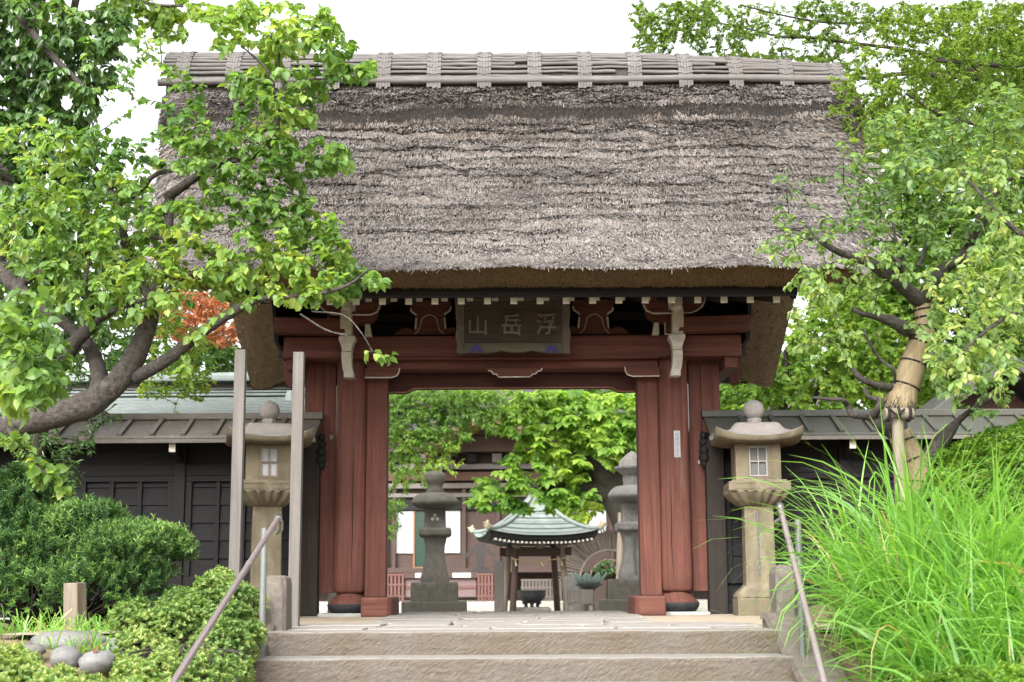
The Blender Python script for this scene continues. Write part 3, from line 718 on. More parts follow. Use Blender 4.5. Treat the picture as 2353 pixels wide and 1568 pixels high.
# cut faces: eave undersides, verges and inner lining
YF, ZF = -1.87, PZ(660, -1.87) ; YR_, ZR_ = 2.12, 2.86; HB = 2.83
mb = MB(); nS = 60
top_l, bot_l = [], []
prof_t = [(gA[i, 0], gA[i, -1]) for i in range(0, 180, 6)] + [((-half(1), 0, ZTOP), (half(1), 0, ZTOP))] + [(gB[i, 0], gB[i, -1]) for i in range(39, -1, -3)]
prof_b = []
k1 = len(range(0, 180, 6))
for i in range(len(prof_t)):
    if i < k1: t = i / k1; prof_b.append((YF * (1 - t), ZF + (5.3 - ZF) * t))
    else: t = (i - k1) / (len(prof_t) - 1 - k1); prof_b.append((YR_ * t, 5.3 + (ZR_ - 5.3) * t))
nW = 9
for side in (0, 1):
    sg = -1 if side == 0 else 1
    V = []
    for i, tt in enumerate(prof_t):
        a = np.array(tt[side], float); b = np.array([HB * sg, prof_b[i][0], prof_b[i][1]])
        for k in range(nW):
            t = k / (nW - 1); p = a * (1 - t) + b * t
            bulge = math.sin(math.pi * t) * .05; p = p + np.array([sg * bulge, 0, -bulge]) + (rng.random(3) - .5) * .02
            V.append(p)
    mb.add(V, [tuple(int(q) for q in f) for f in grid_faces(len(prof_t), nW, 0, side == 0).reshape(-1, 4)], True)
for (row, yb, zb, fl_) in ((gA[0], YF, ZF, False), (gB[0], YR_, ZR_, True)):
    V = []; idx = range(0, len(row), 3)
    for k in range(7):
        t = k / 6
        for j in idx:
            a = np.array(row[j]); b = np.array([a[0] * HB / half(0), yb, zb]); p = a * (1 - t) + b * t
            p = p + np.array([0, 0, -.045 * math.sin(math.pi * t) + (fbm(a[0] * 7, t * 5, 2) - .5) * .025]); V.append(p)
    mb.add(V, [tuple(int(q) for q in f) for f in grid_faces(7, len(list(idx)), 0, not fl_).reshape(-1, 4)], True)
cut = build('cut_edge', mb, M['thatch_cut'], roof)
def stubble():
    vs_ = np.array(mb.v); out = []; ts = []
    fs_ = np.array([f for f in mb.f if len(f) == 4]); A = vs_[fs_]
    ar = np.linalg.norm(np.cross(A[:, 1] - A[:, 0], A[:, 3] - A[:, 0]), axis=1); pick = rng.choice(len(A), 42000, p=ar / ar.sum())
    a, b = rng.random((2, len(pick), 1)); Q = A[pick]
    p = Q[:, 0] + (Q[:, 1] - Q[:, 0]) * a + (Q[:, 3] - Q[:, 0]) * b
    n = unit(np.cross(Q[:, 1] - Q[:, 0], Q[:, 3] - Q[:, 0])); c = np.array([0, 0, 4.4]); out_ = p - c; n = np.where((n * out_).sum(1, keepdims=True) < 0, -n, n)
    d = unit(n + rng.normal(0, .5, p.shape) + np.array([0, 0, -.25])); L = rng.uniform(.006, .022, (len(p), 1)); w = unit(np.cross(d, rng.normal(0, 1, p.shape))) * rng.uniform(.003, .006, (len(p), 1))
    a_ = p - d * .01; b_ = p + d * L
    return np.stack([a_ - w, a_ + w, b_ + w * .5, b_ - w * .5], 1).reshape(-1, 3), np.repeat(rng.random(len(p)), 4)
V, T = stubble(); np_mesh('stubble', V, np.arange(len(V)), 4, M['stubble'], roof, tint=T)
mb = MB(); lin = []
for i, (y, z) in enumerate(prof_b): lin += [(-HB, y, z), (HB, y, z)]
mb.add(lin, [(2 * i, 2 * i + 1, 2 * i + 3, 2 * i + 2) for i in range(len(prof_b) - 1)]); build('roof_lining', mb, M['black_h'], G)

# bamboo ridge
def droop(x): return -.06 - .2 * max(0, (x - 1.0) / 2.8) ** 1.6 + .03 * max(0, (-x - 1.5) / 2.4)
def arc_pt(t, x):
    """t 0 at the pole, 1 at the crest, 2 at the rear"""
    a = t * math.pi / 2
    y = -.54 * math.cos(a) ** 1.0 if t <= 1 else .54 * abs(math.cos(a)); q = math.sin(min(a, math.pi - a)); z = 5.79 + .47 * math.copysign(abs(q) ** .9, q)
    k = math.sin(a); return Vector((x, y, z + droop(x) * k + .06 * k))
mb = MB(); xs = np.linspace(-3.8, 3.64, 40); rows = []
for x in xs: rows.append([tuple(arc_pt(t, x) - Vector((0, 0, .045))) for t in np.linspace(-.05, 2.05, 15)] + [(x, .5, 5.55), (x, -.5, 5.55)])
mb.loft(rows, True, True); cap = build('ridge_cap', mb, M['bark_dark'], roof)
bands = [-3.62 + .555 * k for k in range(14)]
mb = MB()
for q, t in enumerate(np.linspace(.05, 1.95, 25)):
    for i in range(len(bands) - 1):
        a, b = bands[i] - rnd.uniform(.02, .1), bands[i + 1] + rnd.uniform(.02, .1)
        if i == 0: a = -3.86
        if i == len(bands) - 2: b = 3.68
        tt = t + rnd.uniform(-.012, .012); r = rnd.uniform(.016, .026); pts = []
        if rnd.random() < .06: b = a + (b - a) * .6
        for j in range(5):
            x = a + (b - a) * j / 4; pts.append(arc_pt(tt, x) + Vector((0, rnd.uniform(-.004, .004), rnd.uniform(-.005, .005))))
        mb.tube(pts, [r * .9, r, r * .96, r, r * .88], 8)
build('ridge_slats', mb, M['bamboo'], cap)
for bx in bands:
    mb = MB()
    for j in range(5):
        rows = []
        for t in np.linspace(-.02, 2.02, 24):
            p = arc_pt(t, bx); n = Vector((0, p.y, max(.05, p.z - 5.72))).normalized(); o = p + n * (.023 + .003 * ((j + int(t * 12)) % 2))
            x0 = bx - .078 + j * .0312; rows.append([tuple(o + Vector((x0 - bx, 0, 0))), tuple(o + Vector((x0 - bx + .028, 0, 0))), tuple(o + n * .006 + Vector((x0 - bx + .028, 0, 0))), tuple(o + n * .006 + Vector((x0 - bx, 0, 0)))])
        mb.loft(rows, True, False)
        e = rnd.uniform(.0, .03); mb.box(bx - .078 + j * .0312, bx - .05 + j * .0312, -.6, -.59, 5.715 - e, 5.77)
    for t in np.linspace(.08, .62, 6):
        p = arc_pt(t, bx); n = Vector((0, p.y, p.z - 5.7)).normalized(); o = p + n * .034
        mb.tube([o + Vector((-.088, 0, .01)), o + Vector((0, 0, -.012)), o + Vector((.088, 0, .012))], .004, 5)
    build('ridge_binding', mb, M['bamboo'], cap)
for yy in (-.575, .575):
    mb = MB(); pts, rr = [], []
    for x in np.linspace(-3.88, 3.74, 170):
        k = (x * 1.9) % 1.0; rr.append(.046 if k < .06 else .04); pts.append((x, yy, 5.8 + (fbm(x * .4 + 3, 7., 2) - .5) * .06 - .02 * max(0, x - 2)))
    mb.tube(pts, rr, 12); build('ridge_pole', mb, M['bamboo'], cap)

# name board
PL = thing('name_board', 'weathered wooden name board with three carved characters hanging under the eave', 'name board', tuple(P(1178, 812, -.8)))
def tilt_pt(px, py, dy=0): 
    t = (812 - py) / 129.0; return P(px, py, -.72 - .22 * t + dy)
def quad_board(name, pts, th, mat, parent, bevel=.004):
    f_ = [tilt_pt(*p) for p in pts]; mb = MB(); n = len(pts)
    vs = [tuple(p) for p in f_] + [(p[0], p[1] + th, p[2]) for p in f_]
    mb.add(vs, [tuple(range(n)), tuple(range(2 * n - 1, n - 1, -1))] + [(i, i + n, (i + 1) % n + n, (i + 1) % n) for i in range(n)])
    return build(name, mb, mat, parent, bevel)
pl = [(1060, 692), (1060, 790), (1297, 790), (1297, 690)]
board_ = quad_board('board', pl, .04, M['plaque_h'], PL)
quad_board('side_frame', [(1045, 684), (1047, 725), (1049, 752), (1046, 772), (1050, 790), (1048, 813), (1067, 812), (1066, 684)], .06, M['plaque_v'], PL)
quad_board('side_frame', [(1292, 684), (1291, 812), (1311, 812), (1309, 790), (1312, 770), (1308, 750), (1310, 725), (1309, 683)], .06, M['plaque_v'], PL)
quad_board('bottom_frame', [(1067, 788), (1067, 812), (1082, 810), (1100, 811), (1120, 811), (1140, 809), (1152, 805), (1165, 808), (1185, 810), (1205, 809), (1222, 805), (1235, 808), (1255, 811), (1291, 811), (1291, 787)], .06, M['moss_h'], PL)
quad_board('top_rail', [(1067, 686), (1067, 692), (1291, 690), (1291, 684)], .05, M['plaque_v'], PL)
for c in (1094, 1267):
    mb = MB()
    a = [(c - 17, 812), (c - 9, 800), (c, 791), (c + 9, 800), (c + 18, 811), (c + 6, 809), (c, 803), (c - 6, 809)]
    f_ = [tilt_pt(x, y, -.02) for x, y in a]; mb.add([tuple(p) for p in f_] + [(p[0], p[1] + .03, p[2]) for p in f_], [tuple(range(8)), tuple(range(15, 7, -1))] + [(i, i + 8, (i + 1) % 8 + 8, (i + 1) % 8) for i in range(8)])
    build('corner_fitting', mb, M['purple'], PL)
def glyph(ch, cxp, cyp, size):
    cu = bpy.data.curves.new('glyph', 'FONT'); cu.body = ch; cu.size = 1; cu.extrude = .018; cu.bevel_depth = .004; cu.align_x = 'CENTER'; cu.align_y = 'CENTER'; cu.offset = .012
    o = bpy.data.objects.new('glyph', cu); COL.objects.link(o); bpy.context.view_layer.update()
    me = bpy.data.meshes.new_from_object(o.evaluated_get(bpy.context.evaluated_depsgraph_get())); bpy.data.objects.remove(o)
    n = len(me.vertices); co = np.zeros(n * 3, np.float32); me.vertices.foreach_get('co', co); co = co.reshape(-1, 3)
    if n:
        lo, hi = co.min(0), co.max(0); c = (lo + hi) / 2
        w = (co - c) / np.array([hi[0] - lo[0], hi[1] - lo[1], 1.0])
        q = np.array([tilt_pt(cxp + a * size[0], cyp - b * size[1], -.004) + np.array([0, -cz * .5, 0]) for a, b, cz in w])
        me.vertices.foreach_set('co', (q - np.array(PL.location)).astype(np.float32).ravel()); me.update()
    return link('carved_character', me, M['gilt'], board_)
glyph('山', 1098, 748, (42, 42)); glyph('岳', 1176, 746, (46, 48)); glyph('浮', 1255, 744, (46, 50))
# paper slips stuck to the columns
def slip(label, px0, px1, py0, py1, Y, marks, mat='paper'):
    a = P(px0, py0, Y); b = P(px1, py1, Y)
    o = build('paper_slip', MB().box(a[0], b[0], Y - .002, Y, b[2], a[2]), M[mat]); tag(o, label, 'paper slip', 'paper slips stuck to the gate')
    if marks:
        mb = MB(); r = random.Random(5); W = b[0] - a[0]
        for cfrac, w_ in ((.24, .1), (.52, .2), (.78, .1)):
            z = a[2] - .03
            while z > b[2] + .012:
                hgt = r.uniform(.006, .014); x = a[0] + W * cfrac
                mb.box(x - W * w_ / 2, x + W * w_ / 2, Y - .0032, Y - .0021, z - hgt, z); 
                if w_ > .15: mb.box(x - W * .02, x + W * .02, Y - .0034, Y - .0022, z - hgt - .008, z + .004)
                z -= hgt + r.uniform(.006, .016)
        build('printed_characters', mb, M['ink'], o)
slip('tall white paper slip with columns of small characters on the red column', 1548, 1564, 990, 1051, -.188, True)
slip('small torn grey paper scrap on the red board beside the dark scroll bracket', 758, 765, 1001, 1010, -.003, False, 'pale_stone')
slip('tiny torn paper scrap lowest on the red board beside the taller lantern', 1604, 1608, 1058, 1066, -.003, False)

# ------------------------------------------------------------------ black fences beside the gate
def fence(s, label, roof_mat, x_end):
    t = thing('wooden_fence', label, 'fence', (3.6 * s, 0, 0), group='black wooden fences flanking the gate')
    X = lambda a: a * s
    zt, zr_ = 1.885, 2.13
    rf = MB()
    for (ya, za, yb, zb) in ((-.52, zt, 0, zr_), (.52, zt, 0, zr_)):
        rf.add([(X(2.09), ya, za), (X(x_end), ya, za), (X(x_end), yb, zb), (X(2.09), yb, zb)] + [(X(2.09), ya, za - .03), (X(x_end), ya, za - .03), (X(x_end), yb, zb - .03), (X(2.09), yb, zb - .03)],
               [(0, 1, 2, 3), (7, 6, 5, 4), (0, 4, 5, 1), (1, 5, 6, 2), (2, 6, 7, 3), (3, 7, 4, 0)])
    roof_ = build('cap_roof', rf, roof_mat, t, .006)
    build('ridge_cover', MB().box(X(2.07), X(x_end), -.07, .07, zr_ - .02, zr_ + .055), roof_mat, roof_, .01)
    build('eave_strip', MB().box(X(2.08), X(x_end), -.53, -.49, zt - .075, zt - .032), M['pent_brown'], roof_, .004)
    x = 2.48
    while x < x_end:
        b = MB().beam((X(x), -.525, zt + .012), (X(x), -.06, zr_ - .012), .052, .035); build('roof_batten', b, roof_mat, roof_, .005); x += .335
    build('end_post', MB().box(X(2.09), X(2.285), -.12, .08, .0, 1.86), M['brown_v'], t, .008)
    posts = [3.61 + 1.48 * k for k in range(int((x_end - 3.6) / 1.48) + 1)]
    for x in posts:
        build('fence_post', MB().box(X(x - .06), X(x + .06), -.07, .06, .0, 1.86), M['black_v'], t, .006)
        nb = MB().prism_x([(-.44, 1.72), (-.44, 1.82), (0, 1.82), (0, 1.62), (-.2, 1.66), (-.36, 1.69)], X(x - .035), X(x + .035)); n_ = build('beam_end', nb, M['black_v'], t, .005)
        build('painted_end', MB().box(X(x - .034), X(x + .034), -.449, -.4405, 1.722, 1.818), M['cream'], n_)
    z1, z0 = PZ(1064, -.03), PZ(1090, -.03)
    build('top_rail', MB().box(X(2.29), X(x_end), -.05, .05, z0, z1), M['black_h'], t, .005)
    build('eave_beam', MB().box(X(2.29), X(x_end), -.06, .06, 1.78, 1.885), M['black_h'], t, .005)
    build('upper_board', MB().box(X(2.29), X(x_end), .02, .05, z1, 1.78), M['black_h'], t)
    zb = .42
    bays = [2.285] + posts + [x_end]
    for k in range(len(bays) - 1):
        a = bays[k] + (.0 if k == 0 else .06); b = bays[k + 1] - .06
        if b - a < .2: continue
        pb = MB(); z = zb
        while z < z0 - .1:
            h = min(.19, z0 - .06 - z)
            pb.hexa([(X(a), -.012, z), (X(b), -.012, z), (X(b), .03, z), (X(a), .03, z)] if s > 0 else [(X(b), -.012, z), (X(a), -.012, z), (X(a), .03, z), (X(b), .03, z)],
                    [(X(a), .004, z + h - .006), (X(b), .004, z + h - .006), (X(b), .03, z + h - .006), (X(a), .03, z + h - .006)] if s > 0 else [(X(b), .004, z + h - .006), (X(a), .004, z + h - .006), (X(a), .03, z + h - .006), (X(b), .03, z + h - .006)])
            z += .192
        pb.box(X(a), X(b), .031, .045, zb - .02, z0 - .01)
        p = build('panel', pb, M['black_h'], t)
        fr = MB(); fr.box(X(a), X(b), -.045, .02, z0 - .062, z0 - .002); fr.box(X(a), X(b), -.045, .02, zb - .1, zb); fr.box(X(a), X(a + .07), -.04, .02, zb, z0 - .062); fr.box(X(b - .07), X(b), -.04, .02, zb, z0 - .062)
        nb = max(2, int(round((b - a) / .31))); w = (b - a - .14) / nb
        for q in range(1, nb): xx = a + .07 + w * q; fr.box(X(xx - .024), X(xx + .024), -.036, .02, zb, z0 - .062)
        build('panel_frame', fr, M['black_v'], t, .004)
        lo = MB().box(X(a), X(b), -.0, .03, .1, zb - .1); build('lower_board', lo, M['black_h'], t)
    build('sill', MB().box(X(2.29), X(x_end), -.06, .06, .0, .1), M['black_h'], t, .006)
    build('sill_stone', MB().box(X(2.0), X(x_end), -.16, .1, -.06, -.002), M['slab_stone'], t, .01)
fence(-1, 'black panelled fence with brown roof battens behind the lantern with the tall poles', M['pent_brown'], 7.4)
fence(1, 'black panelled fence with olive roof behind the lantern with the grey pane', M['pent'], 7.4)

# side building with the green copper roof behind the fence
B = thing('side_building', 'low building with grey green copper roof and dark ridge behind the fence', 'building', (-4.2, 5, 0))
Ye, Yt = 3.2, 4.9
e0, t0 = PZ(966, Ye), PZ(908, Yt)
xl, xr = -9.5, PX(708, Yt) + .25
mb = MB(); n = 9
for k in range(n):
    a, b = k / n, (k + 1) / n; f = lambda q: e0 + (t0 - e0) * (q ** 1.15)
    ya, yb = Ye + (Yt - Ye) * a, Ye + (Yt - Ye) * b
    mb.hexa([(xl, ya, f(a) - .05), (xr - .02, ya, f(a) - .05), (xr - .02, yb + .03, f(b) - .05), (xl, yb + .03, f(b) - .05)], [(xl, ya, f(a) + .03), (xr, ya, f(a) + .03), (xr, yb, f(b) + .0), (xl, yb, f(b) + .0)])
rf = build('roof', mb, M['copper_grey'], B)
build('eave_fascia', MB().box(xl, xr, Ye - .03, Ye + .02, e0 - .19, e0 - .052), M['black_h'], rf)
build('ridge_wall', MB().box(xl, xr - .4, Yt, Yt + .2, t0 - .3, PZ(880, Yt)), flat('taupe_board', (.2, .155, .135)), B)
mb = MB()
for k in range(3): mb.box(xl, xr - .3 - .03 * k, Yt - .14 + .04 * k, Yt + .1, t0 - .01 + .05 * k, t0 + .025 + .05 * k)
build('ridge_course', mb, M['copper_grey'], rf, .01)
zt2 = PZ(866, Yt)
build('ridge_roof', MB().box(xl, xr - .2, Yt - .22, Yt + .5, zt2 - .07, zt2 - .02), M['copper_grey'], rf, .01)
build('ridge_tube', MB().tube([(xl, Yt + .1, zt2 + .03), (xr - .2, Yt + .1, zt2 + .03)], .07, 12), M['copper'], rf)
xc = PX(655, Yt - .25)
build('ridge_end', MB().hexa([(xc - .05, Yt - .4, PZ(936, Yt - .4)), (xc + .09, Yt - .4, PZ(936, Yt - .4)), (xc + .09, Yt, PZ(925, Yt)), (xc - .05, Yt, PZ(925, Yt))], [(xc - .02, Yt - .25, PZ(896, Yt - .2)), (xc + .06, Yt - .25, PZ(896, Yt - .2)), (xc + .06, Yt + .1, PZ(892, Yt)), (xc - .02, Yt + .1, PZ(892, Yt))]), M['copper'], rf, .02)
build('wall', MB().box(xl, xr - .5, Ye + .5, Ye + .6, -.35, e0 - .02), M['black_v'], B)

# ------------------------------------------------------------------ yellow sandstone lanterns in front of the fences
def sq_ring(h, z, lift=0, n=8):
    pts = []
    for k in range(4):
        for i in range(n):
            t = -1 + 2 * i / n; x, y = (t, -1) if k == 0 else (1, t) if k == 1 else (-t, 1) if k == 2 else (-1, -t)
            pts.append((x * h, y * h, z + lift * (abs(x * y)) ** 2.6))
    return pts
def sq_loft(rows, smooth=False, n=8): 
    return MB().loft([sq_ring(*r, n=n) if len(r) == 3 else sq_ring(r[0], r[1], 0, n=n) for r in rows], True, smooth)
def yellow_lantern(label, loc, rot, pane, fr, sc=1):
    t = thing('stone_lantern', label, 'stone lantern', loc, rot, 'tall yellow stone lanterns')
    t.scale = (sc, sc, sc); S = M['sand_stone']
    build('base_block', sq_loft([(.262, 0), (.262, .19), (.25, .2)], n=2), S, t, .012, local=True)
    mb = MB(); mb.lathe([(.262, .2), (.258, .225), (.225, .265), (.185, .3), (.165, .325), (.1, .33)], 48, square=.75, ripple=.05, k=16, rot=math.pi / 4 * 0); build('lotus_base', mb, S, t, local=True)
    build('shaft', sq_loft([(.162, .32), (.157, .35), (.15, 1.16)], n=2), S, t, .012, local=True)
    mb = MB(); mb.lathe([(.12, 1.13), (.165, 1.14), (.2, 1.16), (.262, 1.215), (.305, 1.275), (.312, 1.29), (.2, 1.295)], 120, square=.7, ripple=.16, k=22); build('lotus_cup', mb, S, t, local=True)
    pf = build('platform', sq_loft([(.318, 1.29), (.322, 1.30), (.318, 1.385), (.29, 1.388), (.28, 1.405)], n=2), S, t, .006, local=True)
    mb = MB()
    for a, b in ((-.26, -.04), (.04, .26)):
        mb.box(a, b, -.326, -.319, 1.31, 1.318); mb.box(a, b, -.326, -.319, 1.366, 1.374); mb.box(a, a + .009, -.326, -.319, 1.318, 1.366); mb.box(b - .009, b, -.326, -.319, 1.318, 1.366)
    build('carved_panel', mb, S, pf, local=True)
    lb = MB(); h = .235; w0, w1, z0, z1 = .095, .095, 1.44, 1.755
    sq = lambda z: [(-h, -h, z), (h, -h, z), (h, h, z), (-h, h, z)]
    lb.box(-h, -w0, -h, h, 1.4, 1.8); lb.box(w1, h, -h, h, 1.4, 1.8); lb.box(-w0, w1, -h, h, 1.4, z0); lb.box(-w0, w1, -h, h, z1, 1.8); lb.box(-w0, w1, -h + .05, h, z0, z1)
    box = build('light_box', lb, S, t, .004, local=True)
    build('window_pane', MB().box(-w0 + .003, w1 - .003, -h + .028, -h + .034, z0 + .003, z1 - .003), M[pane], box, local=True)
    fb = MB(); f = .014; ya, yb = -h - .004, -h + .026
    fb.box(-w0 + .001, -w0 + f, ya, yb, z0 + .001, z1 - .001); fb.box(w1 - f, w1 - .001, ya, yb, z0 + .001, z1 - .001); fb.box(-w0 + f, w1 - f, ya, yb, z0 + .001, z0 + f); fb.box(-w0 + f, w1 - f, ya, yb, z1 - f, z1 - .001)
    fb.box(-.006, .006, ya + .004, yb, z0 + f, z1 - f); fb.box(-w0 + f, w1 - f, ya + .006, yb, 1.592, 1.604)
    build('window_frame', fb, M[fr], box, local=True)
    rows = [(.2, 1.79, 0), (.33, 1.782, .01), (.42, 1.79, .05), (.447, 1.803, .075), (.452, 1.845, .095)]
    under = build('roof', sq_loft(rows, True), S, t, local=True)
    rows = [(.452, 1.847, .095), (.438, 1.854, .088), (.4, 1.862, .06), (.34, 1.877, .035), (.285, 1.918, .012), (.25, 1.965, .004), (.232, 1.996, 0), (.2, 2.012, 0), (.05, 2.018, 0)]
    build('roof_top', sq_loft(rows, True), M['cap_stone'], under, local=True)
    fn = MB().lathe([(.068, 2.0), (.075, 2.02), (.07, 2.035), (.075, 2.05), (.07, 2.075), (.05, 2.078)], 24, ripple=.12, k=8)
    fn.lathe([(.05, 2.07), (.085, 2.09), (.108, 2.14), (.11, 2.18), (.095, 2.225), (.06, 2.255), (.02, 2.272), (.002, 2.28)], 28)
    build('finial', fn, M['cap_stone'], t, local=True)
    return t
lz = PZ(1413, -.75)
yellow_lantern('tall yellow stone lantern with white paper pane standing between the wooden poles', (PX(613, -.72), -.72, 0.01), R(12), 'paper', 'frame_brown', .975)
rl = yellow_lantern('tall yellow stone lantern with grey pane beside the long grass', (PX(1741, -.65), -.65, -.02), R(-3), 'paper_grey', 'frame_pale', .985)
build('rain_streak', MB().tube([(-.02, -.158, 1.08), (-.018, -.159, .6), (-.012, -.16, .42)], .009, 6), flat('dark_streak', (.12, .12, .14)), rl, local=True)

# ------------------------------------------------------------------ courtyard beyond the gate
def dark_lantern(label, px, Y, py_base, sc, body, top, text):
    b = P(px, py_base, Y); t = thing('stone_lantern', label, 'stone lantern', (b[0], Y, b[2]), R(2), 'dark stone lanterns in the courtyard'); t.scale = (sc,) * 3
    D = M['dark_stone']
    build('base_block', sq_loft([(.46, 0), (.46, .22), (.45, .23)], n=2), D, t, .015, local=True)
    build('upper_base', sq_loft([(.335, .23), (.335, .47), (.325, .5)], n=2), D, t, .012, local=True)
    build('shaft', sq_loft([(.2, .5), (.2, .57), (.185, .63), (.15, .78), (.135, .92), (.14, 1.02), (.165, 1.12), (.17, 1.15)], True, n=4), M[body], t, .01, local=True)
    build('platform', sq_loft([(.2, 1.14), (.235, 1.17), (.235, 1.25), (.215, 1.27)], n=2), M[body], t, .012, local=True)
    bx = build('light_box', sq_loft([(.155, 1.26), (.15, 1.56)], n=2), M[body], t, .01, local=True)
    mb = MB()
    for (dx, dz) in ((0, .03), (-.034, -.025), (.034, -.025)):
        mb.loft([[(dx + r * math.cos(a * math.pi / 6), y, 1.42 + dz + r * math.sin(a * math.pi / 6)) for a in range(12)] for r, y in ((.024, -.15), (.024, -.162))], True, False)
    build('crest_dot', mb, M['cream'] if text == 0 else M['ink'], bx, local=True)
    build('roof', MB().lathe([(.14, 1.54), (.24, 1.55), (.325, 1.6), (.345, 1.63), (.34, 1.66), (.3, 1.72), (.24, 1.765), (.12, 1.785), (.05, 1.79)], 36), M[top], t, local=True)
    if text == 0:
        f = MB().lathe([(.13, 1.78), (.14, 1.8), (.1, 1.86), (.115, 1.9), (.14, 1.95), (.15, 2.02), (.135, 2.06), (.09, 2.09), (.01, 2.1)], 24)
    else:
        f = MB().lathe([(.12, 1.78), (.13, 1.9), (.12, 1.92), (.22, 2.0), (.24, 2.04), (.18, 2.05), (.17, 2.12), (.09, 2.2), (.01, 2.26)], 40, ripple=.12, k=10)
        mb = MB(); r = random.Random(2)
        for k in range(9):
            z = 1.06 - k * .058
            for q in range(3): mb.box(-.03 + r.uniform(-.012, .012), .03 + r.uniform(-.015, .01), -.2, -.13, z - .014 * q, z - .014 * q - .005)
            mb.box(-.004, .004, -.2, -.13, z - .04, z + .006)
        # the carved characters stay just proud of the hollow front of the shaft
        mb.v = [(x, (-.152 if abs(z - .92) < .1 else -.165 - max(0, (.78 - z)) * .18 if z < .82 else -.168) + (.004 if y > -.15 else 0), z) for x, y, z in mb.v]
        build('carved_characters', mb, M['ink'], t, local=True)
    build('finial', f, D if text == 0 else M['pale_stone'], t, local=True)
dark_lantern('dark mossy stone lantern with pot shaped top on a wide stepped base', 999, 5.2, 1420, 1.0, 'dark_stone', 'dark_stone', 0)
dark_lantern('paler grey stone lantern with lotus bud top partly hidden by the red jamb', 1459, 5.2, 1416, 1.045, 'pale_stone', 'pale_stone', 1)

# incense pavilion
YP_ = 20.0
ez = PZ(1232, YP_ - 1.4)
PV = thing('incense_pavilion', 'small open pavilion with curved green copper roof in the courtyard', 'pavilion', (PX(1229, YP_), YP_, -.33), R(9))
pz0 = -.33; H = 1.32; zE = PZ(1230, YP_ - 1.36) - pz0; zT = PZ(1150, YP_) - pz0 + .12
prof = [(H * (1 - t) + .04, zE + (zT - zE) * (t ** 1.75 * .8 + t * .2), (.15 * (1 - t) ** 3)) for t in np.linspace(0, 1, 22)]
rings = []
for k, (h, z, l) in enumerate(prof):
    rings.append(sq_ring(h, z, l, 12))
    if k % 4 == 2: rings.append(sq_ring(h - .05, z - .004, l, 12)); rings.append(sq_ring(h - .052, z + .035, l, 12))
rf = build('roof', MB().loft(rings, True, False), M['copper'], PV, local=True)
for k in (3, 6, 9, 12, 15):
    h, z, l = prof[k]; h2, z2, l2 = prof[k + 1]; f_ = .22
    build('roof_seam', MB().loft([sq_ring(h + .003, z + .002, l, 12), sq_ring(h + .012, z + .012, l, 12), sq_ring(h + (h2 - h) * f_ + .012, z + (z2 - z) * f_ + .012, l + (l2 - l) * f_, 12), sq_ring(h + (h2 - h) * f_, z + (z2 - z) * f_, l + (l2 - l) * f_, 12)], False, False), flat('dark_copper_seam', (.03, .06, .05)), rf, local=True)
for a in range(4):
    sx, sy = ((-1, -1), (1, -1), (1, 1), (-1, 1))[a]
    mb = MB().tube([(sx * h * 1.0, sy * h * 1.0, z + l + .03) for h, z, l in prof], [.055] * 22, 8); build('hip_ridge', mb, M['copper'], rf, local=True)
    h, z, l = prof[0]
    mb = MB().tube([(sx * h, sy * h, z + l + .02), (sx * (h + .05), sy * (h + .05), z + l + .1), (sx * (h + .01), sy * (h + .01), z + l + .2)], [.07, .08, .02], 8)
    mb.tube([(sx * h * .98, sy * h * .98, z + l + .06), (sx * (h + .12), sy * (h + .12), z + l + .14)], [.06, .02], 8)
    build('roof_ornament', mb, flat('bronze_ornament', (.36, .3, .22)), rf, local=True)
    d = a
    leg = MB().tube([(sx * .68, sy * .68, 0), (sx * .55, sy * .55, zE - .1)], [.082, .075], 10); build('leg', leg, M['tan_v'] if a in (1, 3) else M['hall_wood'], PV, local=True)
rows = [sq_ring(H - .0, zE - .01, .15, 12), sq_ring(H - .03, zE - .12, .13, 12), sq_ring(H - .35, zE - .17, .04, 12), sq_ring(.8, zE - .2, 0, 12)]
build('eave_underside', MB().loft(rows, True, False), M['black_h'], rf, local=True)
for k in range(-11, 12):
    u = k / 12.5; 
    o = build('rafter_end', MB().box(u * H - .025, u * H + .025, -H + .05, -H + .3, zE - .2 + .13 * abs(u) ** 3, zE - .15 + .13 * abs(u) ** 3), M['cream'], PV, local=True)
mb = MB(); mb.box(-.8, .8, -.62, -.5, zE - .46, zE - .26); mb.box(-.8, .8, .5, .62, zE - .46, zE - .26); mb.box(-.62, -.5, -.5, .5, zE - .44, zE - .26); mb.box(.5, .62, -.5, .5, zE - .44, zE - .26)
build('tie_beam', mb, M['hall_wood'], PV, .01, local=True)
for sx in (-1, 0, 1):
    mb = MB(); mb.lathe([(.06, zE - .3), (.13, zE - .24), (.15, zE - .2), (.1, zE - .19)], 12, (sx * .55, -.66)); build('bracket', mb, M['hall_pale'], PV, local=True)
mb = MB().tube([(-.68, -.74, zE - .55), (-.3, -.76, zE - .6), (.1, -.76, zE - .59), (.68, -.74, zE - .52)], .018, 6)
for x in (-.62, .02, .5): mb.tube([(x, -.76, zE - .57), (x + .03, -.77, zE - .72)], [.02, .035], 6)
rp = build('straw_rope', mb, M['rope_straw'], PV, local=True)
